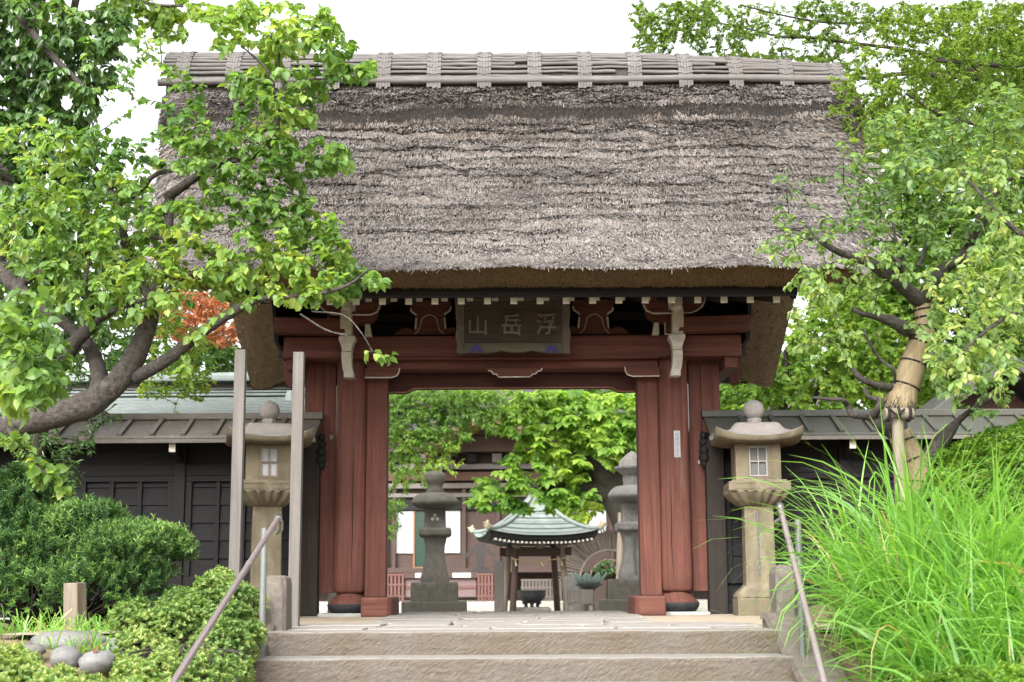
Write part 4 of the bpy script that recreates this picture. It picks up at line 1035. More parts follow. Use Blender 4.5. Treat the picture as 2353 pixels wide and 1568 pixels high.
# bowl and its stone
bp = P(1222, 1401, YP_); bz = -.33
tag(build('stone_plinth', MB().prism_z([(PX(1181, YP_), YP_ - .5), (PX(1263, YP_), YP_ - .5), (PX(1263, YP_), YP_ + .4), (PX(1181, YP_), YP_ + .4)], bz, PZ(1396, YP_)), M['pale_stone'], bevel=.04), 'low pale stone plinth under the dark incense bowl', 'plinth')
zb = PZ(1396, YP_); hb = PZ(1357, YP_) - zb; k = hb / .45
IB = thing('incense_bowl', 'big dark bronze incense bowl on three feet inside the pavilion', 'incense bowl', (bp[0], YP_ - .05, zb))
build('bowl', MB().lathe([(.02, .1 * k), (.16, .11 * k), (.27, .18 * k), (.335, .28 * k), (.35, .37 * k), (.345, .41 * k), (.365, .43 * k), (.365, .45 * k), (.32, .45 * k), (.3, .4 * k), (.02, .36 * k)], 36), M['bronze'], IB, local=True)
for a in (-90, 30, 150):
    c, s_ = math.cos(R(a)), math.sin(R(a)); build('foot', MB().tube([(c * .17, s_ * .17, .0), (c * .16, s_ * .16, .06 * k), (c * .2, s_ * .2, .15 * k)], [.05, .04, .08], 8), M['bronze'], IB, local=True)
# weathered grey post left of the pavilion
mb = MB(); Yq = 17.5; mb.box(PX(1135, Yq), PX(1157, Yq), Yq, Yq + .2, -.33, PZ(1290, Yq)); tag(build('timber_post', mb, M['grey_v'], bevel=.01), 'thick pale grey timber post left of the pavilion legs', 'post')
# offering table, lotus bowl, board
Yq = 16.5; OT = thing('offering_table', 'grey wooden box table right of the pavilion legs', 'table', (PX(1331, Yq), Yq, -.33))
x0, x1 = PX(1303, Yq), PX(1361, Yq)
build('table_box', MB().box(x0, x1, Yq, Yq + .5, PZ(1386, Yq), PZ(1356, Yq)), M['grey_v'], OT, .01); build('table_ledge', MB().box(x0 - .01, x1 + .01, Yq - .03, Yq + .5, PZ(1389, Yq), PZ(1386, Yq)), M['grey_v'], OT, .006)
for xx in (x0 + .02, x1 - .1):
    for yy in (Yq + .02, Yq + .4): build('leg', MB().box(xx, xx + .08, yy, yy + .08, -.33, PZ(1389, Yq)), M['tan_v'], OT, .006)
Yq = 18.0; LB = thing('lotus_basin', 'verdigris green lotus shaped bronze basin behind the grey box table', 'basin', (PX(1352, Yq), Yq, -.33))
c = (PX(1352, Yq), Yq)
build('basin_stand', MB().lathe([(.2, -.33), (.2, -.25), (.12, -.2), (.1, PZ(1360, Yq)), (.2, PZ(1352, Yq)), (.34, PZ(1344, Yq)), (.2, PZ(1344, Yq))], 20, c), M['bronze'], LB)
z0 = PZ(1346, Yq); z1 = PZ(1319, Yq)
for k in range(9):
    a = k / 9 * 2 * math.pi + .3; rows = []
    for t in np.linspace(0, 1, 6):
        r = .16 + .26 * t; z = z0 + (z1 - z0) * t ** 1.3; w = .15 * math.sin(math.pi * (.2 + .75 * t)); ca, sa = math.cos(a), math.sin(a)
        rows.append([(c[0] + r * ca - w * sa, c[1] + r * sa + w * ca, z + .02), (c[0] + (r + .03) * ca, c[1] + (r + .03) * sa, z - .01), (c[0] + r * ca + w * sa, c[1] + r * sa - w * ca, z + .02), (c[0] + (r - .015) * ca, c[1] + (r - .015) * sa, z + .01)])
    build('petal', MB().loft(rows, True, True), M['verdigris'], LB)
Yq = 18.5
tag(build('grey_board', MB().hexa([(PX(1298, Yq), Yq, -.33), (PX(1334, Yq), Yq, -.33), (PX(1334, Yq), Yq + .08, -.33), (PX(1298, Yq), Yq + .08, -.33)], [(PX(1296, Yq), Yq + .1, PZ(1326, Yq)), (PX(1326, Yq), Yq + .1, PZ(1322, Yq)), (PX(1326, Yq), Yq + .16, PZ(1322, Yq)), (PX(1296, Yq), Yq + .16, PZ(1326, Yq))]), M['pale_stone'], bevel=.01), 'upright pale grey board leaning behind the box table', 'board')
# round fan of sticks with a dwarf pine in front
Yq = 25.0; fc = P(1400, 1332, Yq); kx = 3268 / (Yq + 15.5) ; FN = thing('stick_ring', 'big half ring of brown sticks standing behind the lotus basin', 'ring', (fc[0], Yq, -.33))
mb = MB()
for k in range(120):
    a = math.pi * (k + .5) / 120; r0, r1 = 64 / kx, (112 + rnd.uniform(-6, 6)) / kx
    mb.tube([(fc[0] + r0 * math.cos(a), Yq + rnd.uniform(0, .1), fc[2] + r0 * math.sin(a)), (fc[0] + r1 * math.cos(a + .03), Yq + rnd.uniform(0, .1), fc[2] + r1 * math.sin(a + .03))], [.035, .02], 5)
build('stick_fan', mb, flat('brown_sticks', (.115, .092, .078)), FN)
mb = MB()
for rr in (66, 44): mb.tube([(fc[0] + rr / kx * math.cos(t), Yq - .08, fc[2] + rr / kx * math.sin(t)) for t in np.linspace(0, math.pi, 24)], .035, 6)
build('hoop', mb, M['tan_v'], FN); build('stand', MB().box(fc[0] - 1.3, fc[0] + 1.3, Yq - .1, Yq + .2, -.33, fc[2]), M['hall_wood'], FN)

# low fences and boxes along the front of the hall
Yq = 27.0; kx = 3268 / (Yq + 15.5)
def rail_fence(name, label, px0, px1, py0, py1, n, mat, cat='railing'):
    t = thing(name, label, cat, (PX((px0 + px1) / 2, Yq), Yq, -.33)); x0, x1, z1, z0 = PX(px0, Yq), PX(px1, Yq), PZ(py0, Yq), PZ(py1, Yq)
    mb = MB()
    for z in (z1 - .05, (z0 + z1) / 2, z0): mb.box(x0, x1, Yq - .03, Yq + .03, z, z + .06)
    build('rail', mb, mat, t)
    for k in range(n):
        x = x0 + (x1 - x0) * (k + .5) / n; build('picket', MB().box(x - .035, x + .035, Yq - .02, Yq + .02, -.33 + .02, z1 - .051), mat, t)
    return t
rail_fence('low_railing', 'faded red railing behind the dark lantern, left of the pink box', 870, 931, 1318, 1372, 7, M['fence_red'])
rail_fence('low_railing', 'faded red railing between the pink box and the grey timber post', 1096, 1134, 1318, 1372, 5, M['fence_red'])
rail_fence('low_railing', 'grey picket railing behind the incense bowl', 1196, 1290, 1332, 1375, 12, flat('grey_picket', (.12, .1, .09)))
rail_fence('low_railing', 'pale green slatted railing behind the lotus basin', 1366, 1412, 1336, 1378, 6, flat('pale_green_slat', (.42, .5, .43)))
x0, x1 = PX(932, Yq), PX(1094, Yq); OB = thing('offertory_box', 'long faded pink offertory box with white corner caps behind the dark lantern', 'offertory box', ((x0 + x1) / 2, Yq, -.33))
build('box_body', MB().box(x0, x1, Yq + .1, Yq + .9, PZ(1372, Yq), PZ(1328, Yq)), M['pink_grey'], OB, .01); build('box_lid', MB().box(x0 - .05, x1 + .05, Yq + .0, Yq + 1, PZ(1328, Yq), PZ(1316, Yq)), M['hall_wood'], OB, .01)
for a, b in ((955, 995), (1040, 1082)): build('white_cap', MB().box(PX(a, Yq), PX(b, Yq), Yq - .02, Yq - .002, PZ(1327, Yq), PZ(1316, Yq)), M['white'], OB)
build('box_rib', MB().box(x0, x1, Yq + .07, Yq + .098, PZ(1352, Yq), PZ(1346, Yq)), M['fence_red'], OB)
mb = MB(); z1 = PZ(1386, Yq - 1); mb.box(-14, 14, Yq - 1.2, Yq + 4, -.34, PZ(1383, Yq - 1.2)); tag(build('stone_terrace', mb, M['yard'], bevel=.03), 'long pale stone terrace under the temple hall', 'terrace')

# temple hall
Yh = 31.0
HL = thing('temple_hall', 'brown wooden temple hall with white paper panels seen through the gate', 'temple hall', (0, Yh, -.33))
def hb(name, px0, px1, py0, py1, d, mat, parent=None, th=.15, bevel=.01, Y=Yh):
    return build(name, MB().box(PX(px0, Y), PX(px1, Y), Y - d, Y - d + th, PZ(py1, Y), PZ(py0, Y)), mat, parent or HL, bevel)
wl = hb('wall', 640, 1720, 960, 1390, 0, M['hall_wood'], th=6)
for a, b in ((848, 880), (911, 951), (1018, 1058), (1352, 1393), (1410, 1450), (1262, 1300)): hb('white_panel', a, b, 1174, 1271 if a < 1200 else 1252, .06, M['paper'], wl, .05)
gd = hb('glass_door', 953, 1016, 1174, 1302, .04, M['glass_dark'], HL, .03); hb('door_frame', 950, 1018, 1302, 1308, .09, M['hall_orange'], gd, .08); hb('door_frame', 950, 954, 1174, 1302, .09, M['hall_orange'], gd, .08)
for a in (885, 902, 1062, 1140, 1310, 1400, 1460): hb('hall_post', a, a + 9, 1112, 1316, .2, M['hall_wood'], HL, .19)
hb('veranda', 640, 1720, 1306, 1317, 1.5, M['hall_wood'], HL, 1.45)
hb('grey_band', 700, 1700, 1111, 1123, .25, M['hall_pale'], HL, .2); hb('grey_band', 700, 1700, 1134, 1143, .22, M['hall_pale'], HL, .2)
hb('dark_band', 700, 1700, 1143, 1172, .12, M['black_h'], HL, .1)
hb('rust_band', 700, 1700, 1086, 1106, .3, M['hall_rust'], HL, .28); hb('frieze', 700, 1700, 1068, 1080, .4, flat('frieze_grey', (.17, .15, .15)), HL, .3)
for k in range(9): hb('bracket_block', 900 + k * 58, 922 + k * 58, 1046, 1066, .6, M['hall_pale'] if k % 3 else M['black_v'], HL, .5)
hb('upper_board', 700, 1700, 1006, 1042, .7, flat('upper_brown', (.1, .066, .052)), HL, .6); hb('upper_beam', 700, 1700, 990, 1004, .9, M['hall_rust'], HL, .8)
# curved porch gable: orange soffit, tiles above
def curve_pts(dx, dz, n=17): return [(t * 1.9 + dx, (1.0 - abs(t) ** 1.35) * .95 + dz) for t in np.linspace(-1, 1, n)]
gc = P(1120, 1046, Yh - 2.2); ya = Yh - 2.6
for nm, o_, i_, y0, y1, mt in (('porch_roof', .42, .2, ya, Yh - .9, 'hall_tile'), ('porch_soffit', .2, -.02, ya + .12, Yh - 1, 'hall_orange'), ('porch_board', .3, .05, ya - .06, ya - .002, 'hall_rust')):
    up = [(gc[0] + x * 1.0, gc[2] + z) for x, z in curve_pts(0, o_)]; lo = [(gc[0] + x, gc[2] + z) for x, z in curve_pts(0, i_)]
    build(nm, MB().prism(lo + up[::-1], y0, y1), M[mt], HL)
zr0, zr1 = PZ(985, Yh - 1.4), PZ(985, Yh - 1.4) + 3.6
mb = MB().hexa([(-12, Yh - 1.5, zr0 - .12), (12, Yh - 1.5, zr0 - .12), (9, Yh + 3, zr1 - .2), (-9, Yh + 3, zr1 - .2)], [(-12, Yh - 1.5, zr0), (12, Yh - 1.5, zr0), (9, Yh + 3, zr1), (-9, Yh + 3, zr1)])
build('main_roof', mb, M['hall_tile'], HL)
mb = MB(); c = P(1103, 1290, Yh - 1.7); kx = 3268 / (Yh - 1.7 + 15.5)
q = lambda l: [(c[0] + x / kx, c[2] - y / kx) for x, y in l][::-1]
mb.prism(q([(-10, -40), (12, -40), (10, 0), (4, 16), (-4, 16), (-9, 0)]), Yh - 1.75, Yh - 1.6); mb.prism(q([(-12, -34), (-12, -22), (-34, -4), (-38, -12)]), Yh - 1.75, Yh - 1.62); mb.prism(q([(12, -36), (34, -16), (32, -4), (12, -22)]), Yh - 1.75, Yh - 1.62)
mb.prism(q([(-28, 26), (-14, 16), (16, 16), (30, 26)]), Yh - 1.77, Yh - 1.6)
build('carved_bracket', mb, flat('carved_grey', (.034, .028, .028)), HL)

# dark gabled outbuilding far right behind the plum tree
OBd = thing('outbuilding', 'small dark gabled outbuilding half hidden by leaves behind the straw wrapped tree', 'building', (6.3, 2.0, 0))
build('wall', MB().box(5.9, 9.5, 2.2, 4.5, -.1, 2.15), M['black_v'], OBd)
mb = MB(); a = P(2085, 985, 1.2); b = P(2270, 850, 1.2); mb.beam((a[0], 1.2, a[2]), (b[0], 1.2, b[2]), 1.6, .12, (0, 0, 1)); mb.beam((b[0], 1.2, b[2]), (2 * b[0] - a[0], 1.2, a[2]), 1.6, .12, (0, 0, 1))
build('roof', mb, M['pent'], OBd, .01)
build('gable', MB().prism([(a[0] + .2, a[2]), (2 * b[0] - a[0] - .2, a[2]), (b[0], b[2] - .1)], 1.2, 1.3), flat('gable_brown', (.13, .07, .05)), OBd)

# ------------------------------------------------------------------ plants
T_ROUND = (np.array([.06, .40, .36, .03]), np.array([0, .32, .7, 1.0]))
T_OVAL = (np.array([.06, .27, .25, .02]), np.array([0, .32, .7, 1.0]))
T_LANCE = (np.array([.04, .15, .12, .01]), np.array([0, .35, .7, 1.0]))
def leaf_cloud(name, pos, d, n, size, mat, parent, tpl=T_OVAL, tint=None, fold=.12, droop=.18, simple=False, **props):
    pos = np.asarray(pos, float); N = len(pos); d = unit(np.asarray(d, float)); n = np.asarray(n, float)
    x = unit(np.cross(d, n)); n = np.cross(x, d); size = np.broadcast_to(np.asarray(size, float).reshape(-1, 1), (N, 1))
    if tint is None: tint = rng.random(N)
    if simple:
        w = tpl[0][1]
        V = np.stack([pos, pos + d * size * .45 + x * size * w + n * size * fold, pos + d * size - n * size * droop, pos + d * size * .45 - x * size * w + n * size * fold], 1).reshape(-1, 3)
        return np_mesh(name, V, np.arange(4 * N), 4, mat, parent, tint=np.repeat(tint, 4), **props)
    W, L = tpl; rows = []
    for w, l in zip(W, L):
        c = pos + d * size * l - n * size * droop * l * l
        rows += [c - x * size * w + n * size * fold * (w / .3), c, c + x * size * w + n * size * fold * (w / .3)]
    V = np.stack(rows, 1).reshape(-1, 3); base = np.arange(N)[:, None] * 12
    q = []
    for r in range(3):
        for c in range(2): q += [r * 3 + c, r * 3 + c + 1, r * 3 + c + 4, r * 3 + c + 3]
    return np_mesh(name, V, (base + np.array(q)[None, :]).ravel(), 4, mat, parent, smooth=True, tint=np.repeat(tint, 12), **props)
def smooth_path(pts, rad, k=5):
    """Catmull-Rom through the points, with a little natural wobble"""
    pts = [np.array(p, float) for p in pts]; P_ = [2 * pts[0] - pts[1]] + pts + [2 * pts[-1] - pts[-2]]; out, ro = [], []
    for i in range(1, len(P_) - 2):
        a, b, c, d = P_[i - 1], P_[i], P_[i + 1], P_[i + 2]
        for j in range(k):
            t = j / k; out.append(.5 * ((2 * b) + (c - a) * t + (2 * a - 5 * b + 4 * c - d) * t * t + (3 * b - a - 3 * c + d) * t ** 3)); ro.append(rad[i - 1] * (1 - t) + rad[i] * t)
    out.append(pts[-1]); ro.append(rad[-1]); return out, ro
class Skel:
    def __init__(s): s.n = []; s.mb = MB()
    def limb(s, pts, rad, sides=10, k=5, rough=.06):
        o, r = smooth_path(pts, rad, k); r = [q * (1 + (rnd.random() - .5) * rough * 2) for q in r]
        s.mb.tube(o, r, sides); s.n += [tuple(p) for p in o]
    def px_limb(s, rows, sides=10, k=5):
        """rows of (px, py, Y, radius in measured pixels)"""
        s.limb([P(a, b, Y) for a, b, Y, _ in rows], [q * (Y + 15.5) / 3268 for _, _, Y, q in rows], sides, k)
    def grow(s, targets, r0=.006, r1=.0015, sag=.12, upturn=0.0, sides=4):
        """join every target to the nearest wood with a curved twig; returns the twigs"""
        cap = len(s.n) + len(targets) * 4; A = np.zeros((cap, 3)); n = len(s.n); A[:n] = s.n; twigs = []
        d0 = np.array([((A[:n] - t) ** 2).sum(1).min() for t in targets])
        for k in np.argsort(d0):
            t = targets[k]; dd = ((A[:n] - t) ** 2).sum(1); i = int(dd.argmin()); a = A[i]; L = math.sqrt(dd[i])
            if L < .02: continue
            dirv = (t - a); mid = a + dirv * .5 + np.array([0, 0, L * (sag + rnd.uniform(-.06, .06))]) + rng.normal(0, .06 * L, 3)
            pts = [(a * (1 - u) ** 2 + 2 * mid * u * (1 - u) + t * u * u) for u in (0, .27, .52, .78, 1)]
            k_ = min(1.6, .6 + L)
            s.mb.tube(pts, [r0 * k_ * (1 - u) + r1 * u for u in (0, .27, .52, .78, 1)], sides, False)
            A[n:n + 4] = pts[1:]; n += 4; twigs.append(pts)
        s.n = [tuple(p) for p in A[:n]]; return twigs
def scatter(clusters, Y0, dY, mul=1.0):
    """targets from (px, py, rx, ry, count[, Y]) pads"""
    out = []
    for c in clusters:
        px, py, rx, ry, n = c[:5]; Y = c[5] if len(c) > 5 else Y0
        for _ in range(int(n * mul + .5)):
            a = rnd.uniform(0, 2 * math.pi); q = math.sqrt(rnd.random()); out.append(P(px + rx * q * math.cos(a), py + ry * q * math.sin(a), Y + rnd.uniform(-dY, dY)))
    return np.array(out)
def twig_leaves(twigs, per, size, spread=.85, start=.25, hang=.35, jit=.45, tw=(.7, 1.2)):
    pos, d, n, sz = [], [], [], []
    for pts in twigs:
        pts = np.array(pts); seg = np.diff(pts, axis=0); L = np.linalg.norm(seg, axis=1).sum(); k = max(2, int(round(per * min(1.5, .5 + L))))
        us = np.linspace(start, 1, k)
        for j, u in enumerate(us):
            f = u * 4; i = min(3, int(f)); p = pts[i] + seg[i] * (f - i); t = seg[i] / (np.linalg.norm(seg[i]) + 1e-9)
            side = np.cross(t, [0, 0, 1]); side = side / (np.linalg.norm(side) + 1e-9) * (1 if j % 2 else -1)
            v = t * (.5 if u < 1 else 1.2) + side * (spread if u < 1 else 0) + np.array([0, 0, -hang]) + rng.normal(0, jit, 3) * .6
            pos.append(p + rng.normal(0, .006, 3)); d.append(v); n.append(np.array([0, -.25, 1]) + rng.normal(0, jit, 3)); sz.append(size * rnd.uniform(*tw))
    return np.array(pos), np.array(d), np.array(n), np.array(sz)
def patch_tint(pos, f=1.3, amt=.5, lift=0.):
    v = fbm(pos[:, 0] * f + 30 + pos[:, 1] * .7, pos[:, 2] * f + 70, 3)
    return np.clip((v - .44) * 2.2 * amt + .45 + lift + rng.normal(0, .2, len(pos)), 0, 1)

# ---- the leaning tree on the left, its big limb crossing the fence
Yt_ = -4.3
S = Skel()
S.limb([(-5.35, -4.6, -.1), (-5.2, -4.5, .5), (-4.9, -4.4, 1.05)] + [P(-60, 1012, Yt_), P(10, 985, Yt_)], [.22, .18, .15, .128, .118], 16)
S.px_limb([(5, 988, Yt_, 33), (60, 970, Yt_, 32), (125, 952, Yt_, 34), (200, 930, Yt_, 33), (258, 890, Yt_, 28), (300, 838, Yt_, 27), (326, 785, Yt_, 23), (343, 735, Yt_, 21), (352, 690, Yt_, 18), (366, 640, Yt_, 14), (384, 580, Yt_ + .1, 12), (387, 510, Yt_ + .1, 13), (391, 448, Yt_ + .1, 12)], 16)
S.px_limb([(312, 868, Yt_, 14), (345, 850, Yt_ - .1, 16), (400, 815, Yt_ - .2, 15), (462, 765, Yt_ - .3, 13.5), (530, 720, Yt_ - .4, 12.5), (592, 690, Yt_ - .5, 8), (660, 683, Yt_ - .5, 6), (730, 676, Yt_ - .6, 5), (800, 655, Yt_ - .7, 4), (850, 618, Yt_ - .8, 2.5)], 12)
S.px_limb([(205, 935, Yt_, 24), (228, 885, Yt_ + .1, 21), (220, 830, Yt_ + .15, 18), (196, 785, Yt_ + .2, 16), (150, 745, Yt_ + .3, 14), (92, 700, Yt_ + .4, 15), (42, 664, Yt_ + .5, 17), (-20, 605, Yt_ + .6, 15)], 12)
S.px_limb([(42, 664, Yt_ + .5, 13), (62, 640, Yt_ + .5, 13), (120, 612, Yt_ + .5, 11), (185, 585, Yt_ + .4, 9), (240, 550, Yt_ + .3, 5), (280, 500, Yt_ + .3, 3)], 10)
S.px_limb([(140, 845, Yt_ + .1, 16), (170, 790, Yt_, 17), (200, 758, Yt_ - .1, 15), (208, 705, Yt_ - .1, 9), (196, 650, Yt_ - .2, 5), (205, 600, Yt_ - .2, 3)], 10)
S.px_limb([(200, 758, Yt_ - .1, 9), (262, 714, Yt_ - .2, 7), (330, 690, Yt_ - .3, 5), (400, 655, Yt_ - .4, 4), (452, 620, Yt_ - .5, 3)], 8)
S.px_limb([(350, 700, Yt_, 12), (322, 640, Yt_ + .1, 10), (296, 590, Yt_ + .2, 10), (280, 520, Yt_ + .2, 9), (268, 465, Yt_ + .2, 9), (240, 415, Yt_ + .3, 7), (208, 370, Yt_ + .4, 5), (190, 320, Yt_ + .5, 3)], 8)
S.px_limb([(270, 470, Yt_ + .2, 8), (320, 440, Yt_ + .1, 8), (352, 405, Yt_, 6), (400, 390, Yt_, 4), (440, 380, Yt_, 2)], 8)
S.px_limb([(384, 455, Yt_ + .1, 12), (425, 425, Yt_, 11), (470, 395, Yt_ - .1, 10), (520, 372, Yt_ - .2, 8), (585, 360, Yt_ - .3, 7), (622, 328, Yt_ - .3, 6), (640, 280, Yt_ - .4, 5), (632, 220, Yt_ - .4, 4), (612, 160, Yt_ - .5, 3), (560, 110, Yt_ - .5, 2)], 8)
S.px_limb([(622, 328, Yt_ - .3, 5), (648, 250, Yt_ - .3, 4.5), (660, 200, Yt_ - .3, 3.5), (700, 185, Yt_ - .4, 3), (770, 180, Yt_ - .4, 2)], 8)
S.px_limb([(655, 215, Yt_ - .3, 3), (640, 140, Yt_ - .3, 3), (660, 70, Yt_ - .3, 2)], 6)
S.px_limb([(280, 560, Yt_ + .2, 6), (340, 545, Yt_, 5), (420, 560, Yt_ - .2, 4), (500, 590, Yt_ - .3, 3.5), (580, 610, Yt_ - .4, 3)], 8)
S.px_limb([(520, 372, Yt_ - .2, 5), (600, 420, Yt_ - .3, 4), (680, 450, Yt_ - .4, 3)], 6)
S.px_limb([(690, 722, Yt_ - .6, 2.6), (748, 758, Yt_ - .65, 2.4), (800, 772, Yt_ - .7, 1.6)], 6)
S.px_limb([(716, 716, Yt_ - .6, 2.2), (790, 725, Yt_ - .65, 2.0), (830, 765, Yt_ - .7, 1.8), (856, 808, Yt_ - .7, 1.4)], 6)
pads = [(640, 55, 120, 55, 40), (705, 120, 120, 55, 42), (520, 70, 60, 50, 11), (800, 168, 50, 24, 14), (600, 185, 80, 40, 20), (560, 25, 80, 30, 14), (850, 155, 25, 22, 6), (740, 50, 60, 40, 8),
        (620, 255, 80, 45, 16), (690, 262, 50, 40, 12), (700, 205, 50, 30, 12), (430, 205, 60, 70, 9),
        (430, 310, 110, 40, 26), (560, 335, 130, 42, 34), (680, 395, 75, 25, 12), (500, 388, 100, 28, 24), (740, 350, 55, 40, 14), (772, 375, 40, 26, 9), (640, 350, 60, 40, 14),
        (560, 450, 80, 45, 22), (655, 470, 80, 45, 24), (640, 535, 105, 48, 32), (735, 520, 50, 40, 14), (770, 565, 40, 25, 9),
        (600, 612, 105, 50, 34), (735, 622, 95, 42, 30), (820, 640, 60, 28, 14), (690, 672, 70, 28, 18), (760, 672, 60, 22, 12), (560, 665, 60, 40, 16), (860, 648, 25, 20, 6),
        (70, 330, 100, 50, 22), (200, 335, 110, 45, 28), (60, 480, 80, 60, 22), (180, 500, 100, 65, 30), (300, 545, 110, 65, 34), (400, 520, 80, 60, 26), (450, 600, 80, 55, 26), (330, 640, 100, 50, 26), (220, 640, 110, 55, 28), (95, 580, 100, 50, 24), (150, 420, 90, 45, 22), (300, 450, 70, 45, 14), (480, 470, 60, 50, 12), (300, 390, 80, 40, 18),
        (150, 690, 90, 35, 14), (250, 720, 60, 35, 10), (455, 760, 25, 35, 5), (440, 850, 25, 22, 4), (400, 700, 50, 25, 7), (500, 640, 60, 40, 12), (330, 720, 40, 25, 5),
        (300, 190, 60, 60, 5, Yt_ + .3), (340, 110, 60, 50, 6, Yt_ + .3)]
tw1 = S.grow(scatter(pads, Yt_ - .2, .55, 1.5), .0055, .0014)
near = [(60, 800, 70, 70, 20), (85, 880, 60, 60, 18), (35, 930, 40, 60, 10), (55, 715, 65, 55, 16), (130, 800, 40, 40, 8), (20, 860, 40, 60, 10)]
S.px_limb([(-60, 1000, Yt_ - .5, 9), (-40, 930, -5.4, 7), (10, 860, -6.2, 5), (60, 800, -6.6, 3)], 8)
S.px_limb([(20, 990, Yt_ - .3, 6), (40, 1010, Yt_ - .8, 4), (80, 1060, Yt_ - 1.1, 3), (120, 1100, Yt_ - 1.2, 2)], 6)
tw2 = S.grow(scatter(near, -6.4, .4, 1.2), .005, .0014)
tw2 += S.grow(scatter([(55, 1035, 40, 35, 8), (105, 1085, 40, 32, 9), (20, 1000, 25, 25, 4), (140, 1110, 20, 20, 3)], Yt_ - 1.1, .2), .004, .0014, sag=.05)
tip = S.grow(scatter([(872, 818, 36, 12, 5)], Yt_ - .7, .05), .003, .0012)
LT = thing('leaning_tree', 'leaning tree on the left whose thick limb and round leaves cross the fence', 'tree', (-5.35, -4.6, -.1))
build('trunk', S.mb, M['bark'], LT)
a = twig_leaves(tw1, 12, .071, tw=(.42, 1.3)); b = twig_leaves(tw2, 10, .08, tw=(.45, 1.25)); c = twig_leaves(tip, 5, .075)
pos, d, n, sz = [np.concatenate(q) for q in zip(a, b, c)]
leaf_cloud('crown', pos, d, n, sz, M['leaf_round'], LT, T_ROUND, patch_tint(pos, 1.5, .8), fold=.17, droop=.3)

def tree(label, cat, base, trunk, limbs, clusters, Y0, dY, leaf, size, per, mat, bark='bark', tpl=T_OVAL, group=None, hang=.35, sag=.1, name='tree', simple=False, tint_amt=.8, lift=0., r0=.007, fans=0, start=.25, jit=.45, mul=1.5):
    t = thing(name, label, cat, base, group=group); s = Skel()
    if trunk: s.limb([p for p, _ in trunk], [r for _, r in trunk], 12)
    for l in limbs: s.px_limb(l, 8)
    tw = s.grow(scatter(clusters, Y0, dY, mul), r0, .0015, sag)
    build('trunk', s.mb, M[bark], t)
    pos, d, n, sz = twig_leaves(tw, per, size, hang=hang, start=start, jit=jit)
    if fans:
        m_ = len(pos); az = rng.uniform(0, 6.28, m_)[:, None] + np.arange(fans)[None, :] * 6.28 / fans + rng.normal(0, .12, (m_, fans))
        up = unit(np.array([0, -.3, 1]) + rng.normal(0, .28, (m_, 3))); ax = unit(np.cross(up, np.array([1., .2, 0]))); ay = np.cross(up, ax)
        dd = ax[:, None, :] * np.cos(az)[..., None] + ay[:, None, :] * np.sin(az)[..., None] - np.array([0, 0, .25])
        pos = np.repeat(pos, fans, 0); d = dd.reshape(-1, 3); n = np.repeat(up, fans, 0); sz = np.repeat(sz, fans) * rng.uniform(.75, 1.1, m_ * fans)
    leaf_cloud('crown', pos, d, n, sz, M[mat], t, tpl, patch_tint(pos, 1.1, tint_amt, lift), simple=simple)
    return t
# ---- dark evergreen behind it
E0 = -1.2
ev = [(60, -60, 120, 70, 30), (170, -90, 110, 60, 24), (30, -190, 130, 80, 26), (-80, 60, 80, 120, 24), (-90, 350, 70, 150, 26), (250, 420, 50, 50, 14), (270, 650, 60, 70, 26), (170, 760, 90, 60, 30), (60, 880, 80, 60, 24), (60, 800, 70, 70, 26), (240, 560, 50, 60, 16), (300, 700, 50, 50, 10), (60, 60, 120, 80, 60), (170, 130, 110, 90, 55), (40, 200, 90, 100, 55), (130, 260, 100, 80, 45), (230, 60, 70, 60, 26), (20, 330, 80, 80, 40), (90, 420, 90, 80, 40), (40, 560, 90, 90, 40), (190, 380, 60, 50, 14), (110, 660, 90, 70, 30), (20, 720, 80, 80, 26), (150, 560, 80, 60, 24), (180, 470, 60, 50, 14)]
tree('tall dark evergreen with drooping glossy leaves filling the upper left corner', 'tree', (-6.6, -1, 0), [((-6.6, -1, 0), .3), ((-6.5, -1, 1.5), .26), ((-6.3, -1.1, 3), .22), ((-6.0, -1.1, 4.5), .16), ((-5.6, -1.2, 6.2), .1), ((-5.4, -1.2, 7.5), .05)],
     [[(-40, -60, E0 - .3, 9), (30, 20, E0 - .4, 9), (90, 95, E0 - .5, 9), (150, 160, E0 - .5, 8), (192, 200, E0 - .5, 6)], [(180, -30, E0, 10), (165, 60, E0, 10), (178, 110, E0, 9), (198, 168, E0, 7)], [(100, -40, E0 - .2, 8), (140, 30, E0 - .2, 6), (165, 75, E0 - .1, 5)], [(-100, 420, E0, 14), (-20, 400, E0, 10), (60, 430, E0, 7), (120, 480, E0, 4)], [(-100, 640, E0, 14), (0, 610, E0, 9), (80, 620, E0, 5)]],
     ev, E0, .7, 0, .1, 16, 'leaf_dark', 'bark', T_OVAL, hang=.9, name='evergreen_tree', mul=2.1)
lf = [(330, -40, 100, 40, 16), (200, -90, 90, 60, 14), (330, 38, 90, 38, 26), (420, 22, 90, 25, 26), (480, 40, 40, 25, 8), (250, 30, 60, 40, 16), (380, 70, 60, 22, 9)]
tree('slender tree whose light green sprays hang in from the top edge left of the ridge', 'tree', (-6.2, .9, 0), [((-6.2, .9, 0), .16), ((-6.1, .8, 3), .13), ((-5.9, .6, 5.5), .1), ((-5.5, .3, 7.4), .07)],
     [[(100, -140, .1, 9), (220, -60, 0, 7), (330, 5, -.1, 5), (420, 15, -.2, 3)]], lf, -.1, .5, 0, .085, 10, 'leaf_maple', tpl=T_ROUND, lift=.05, hang=.6)
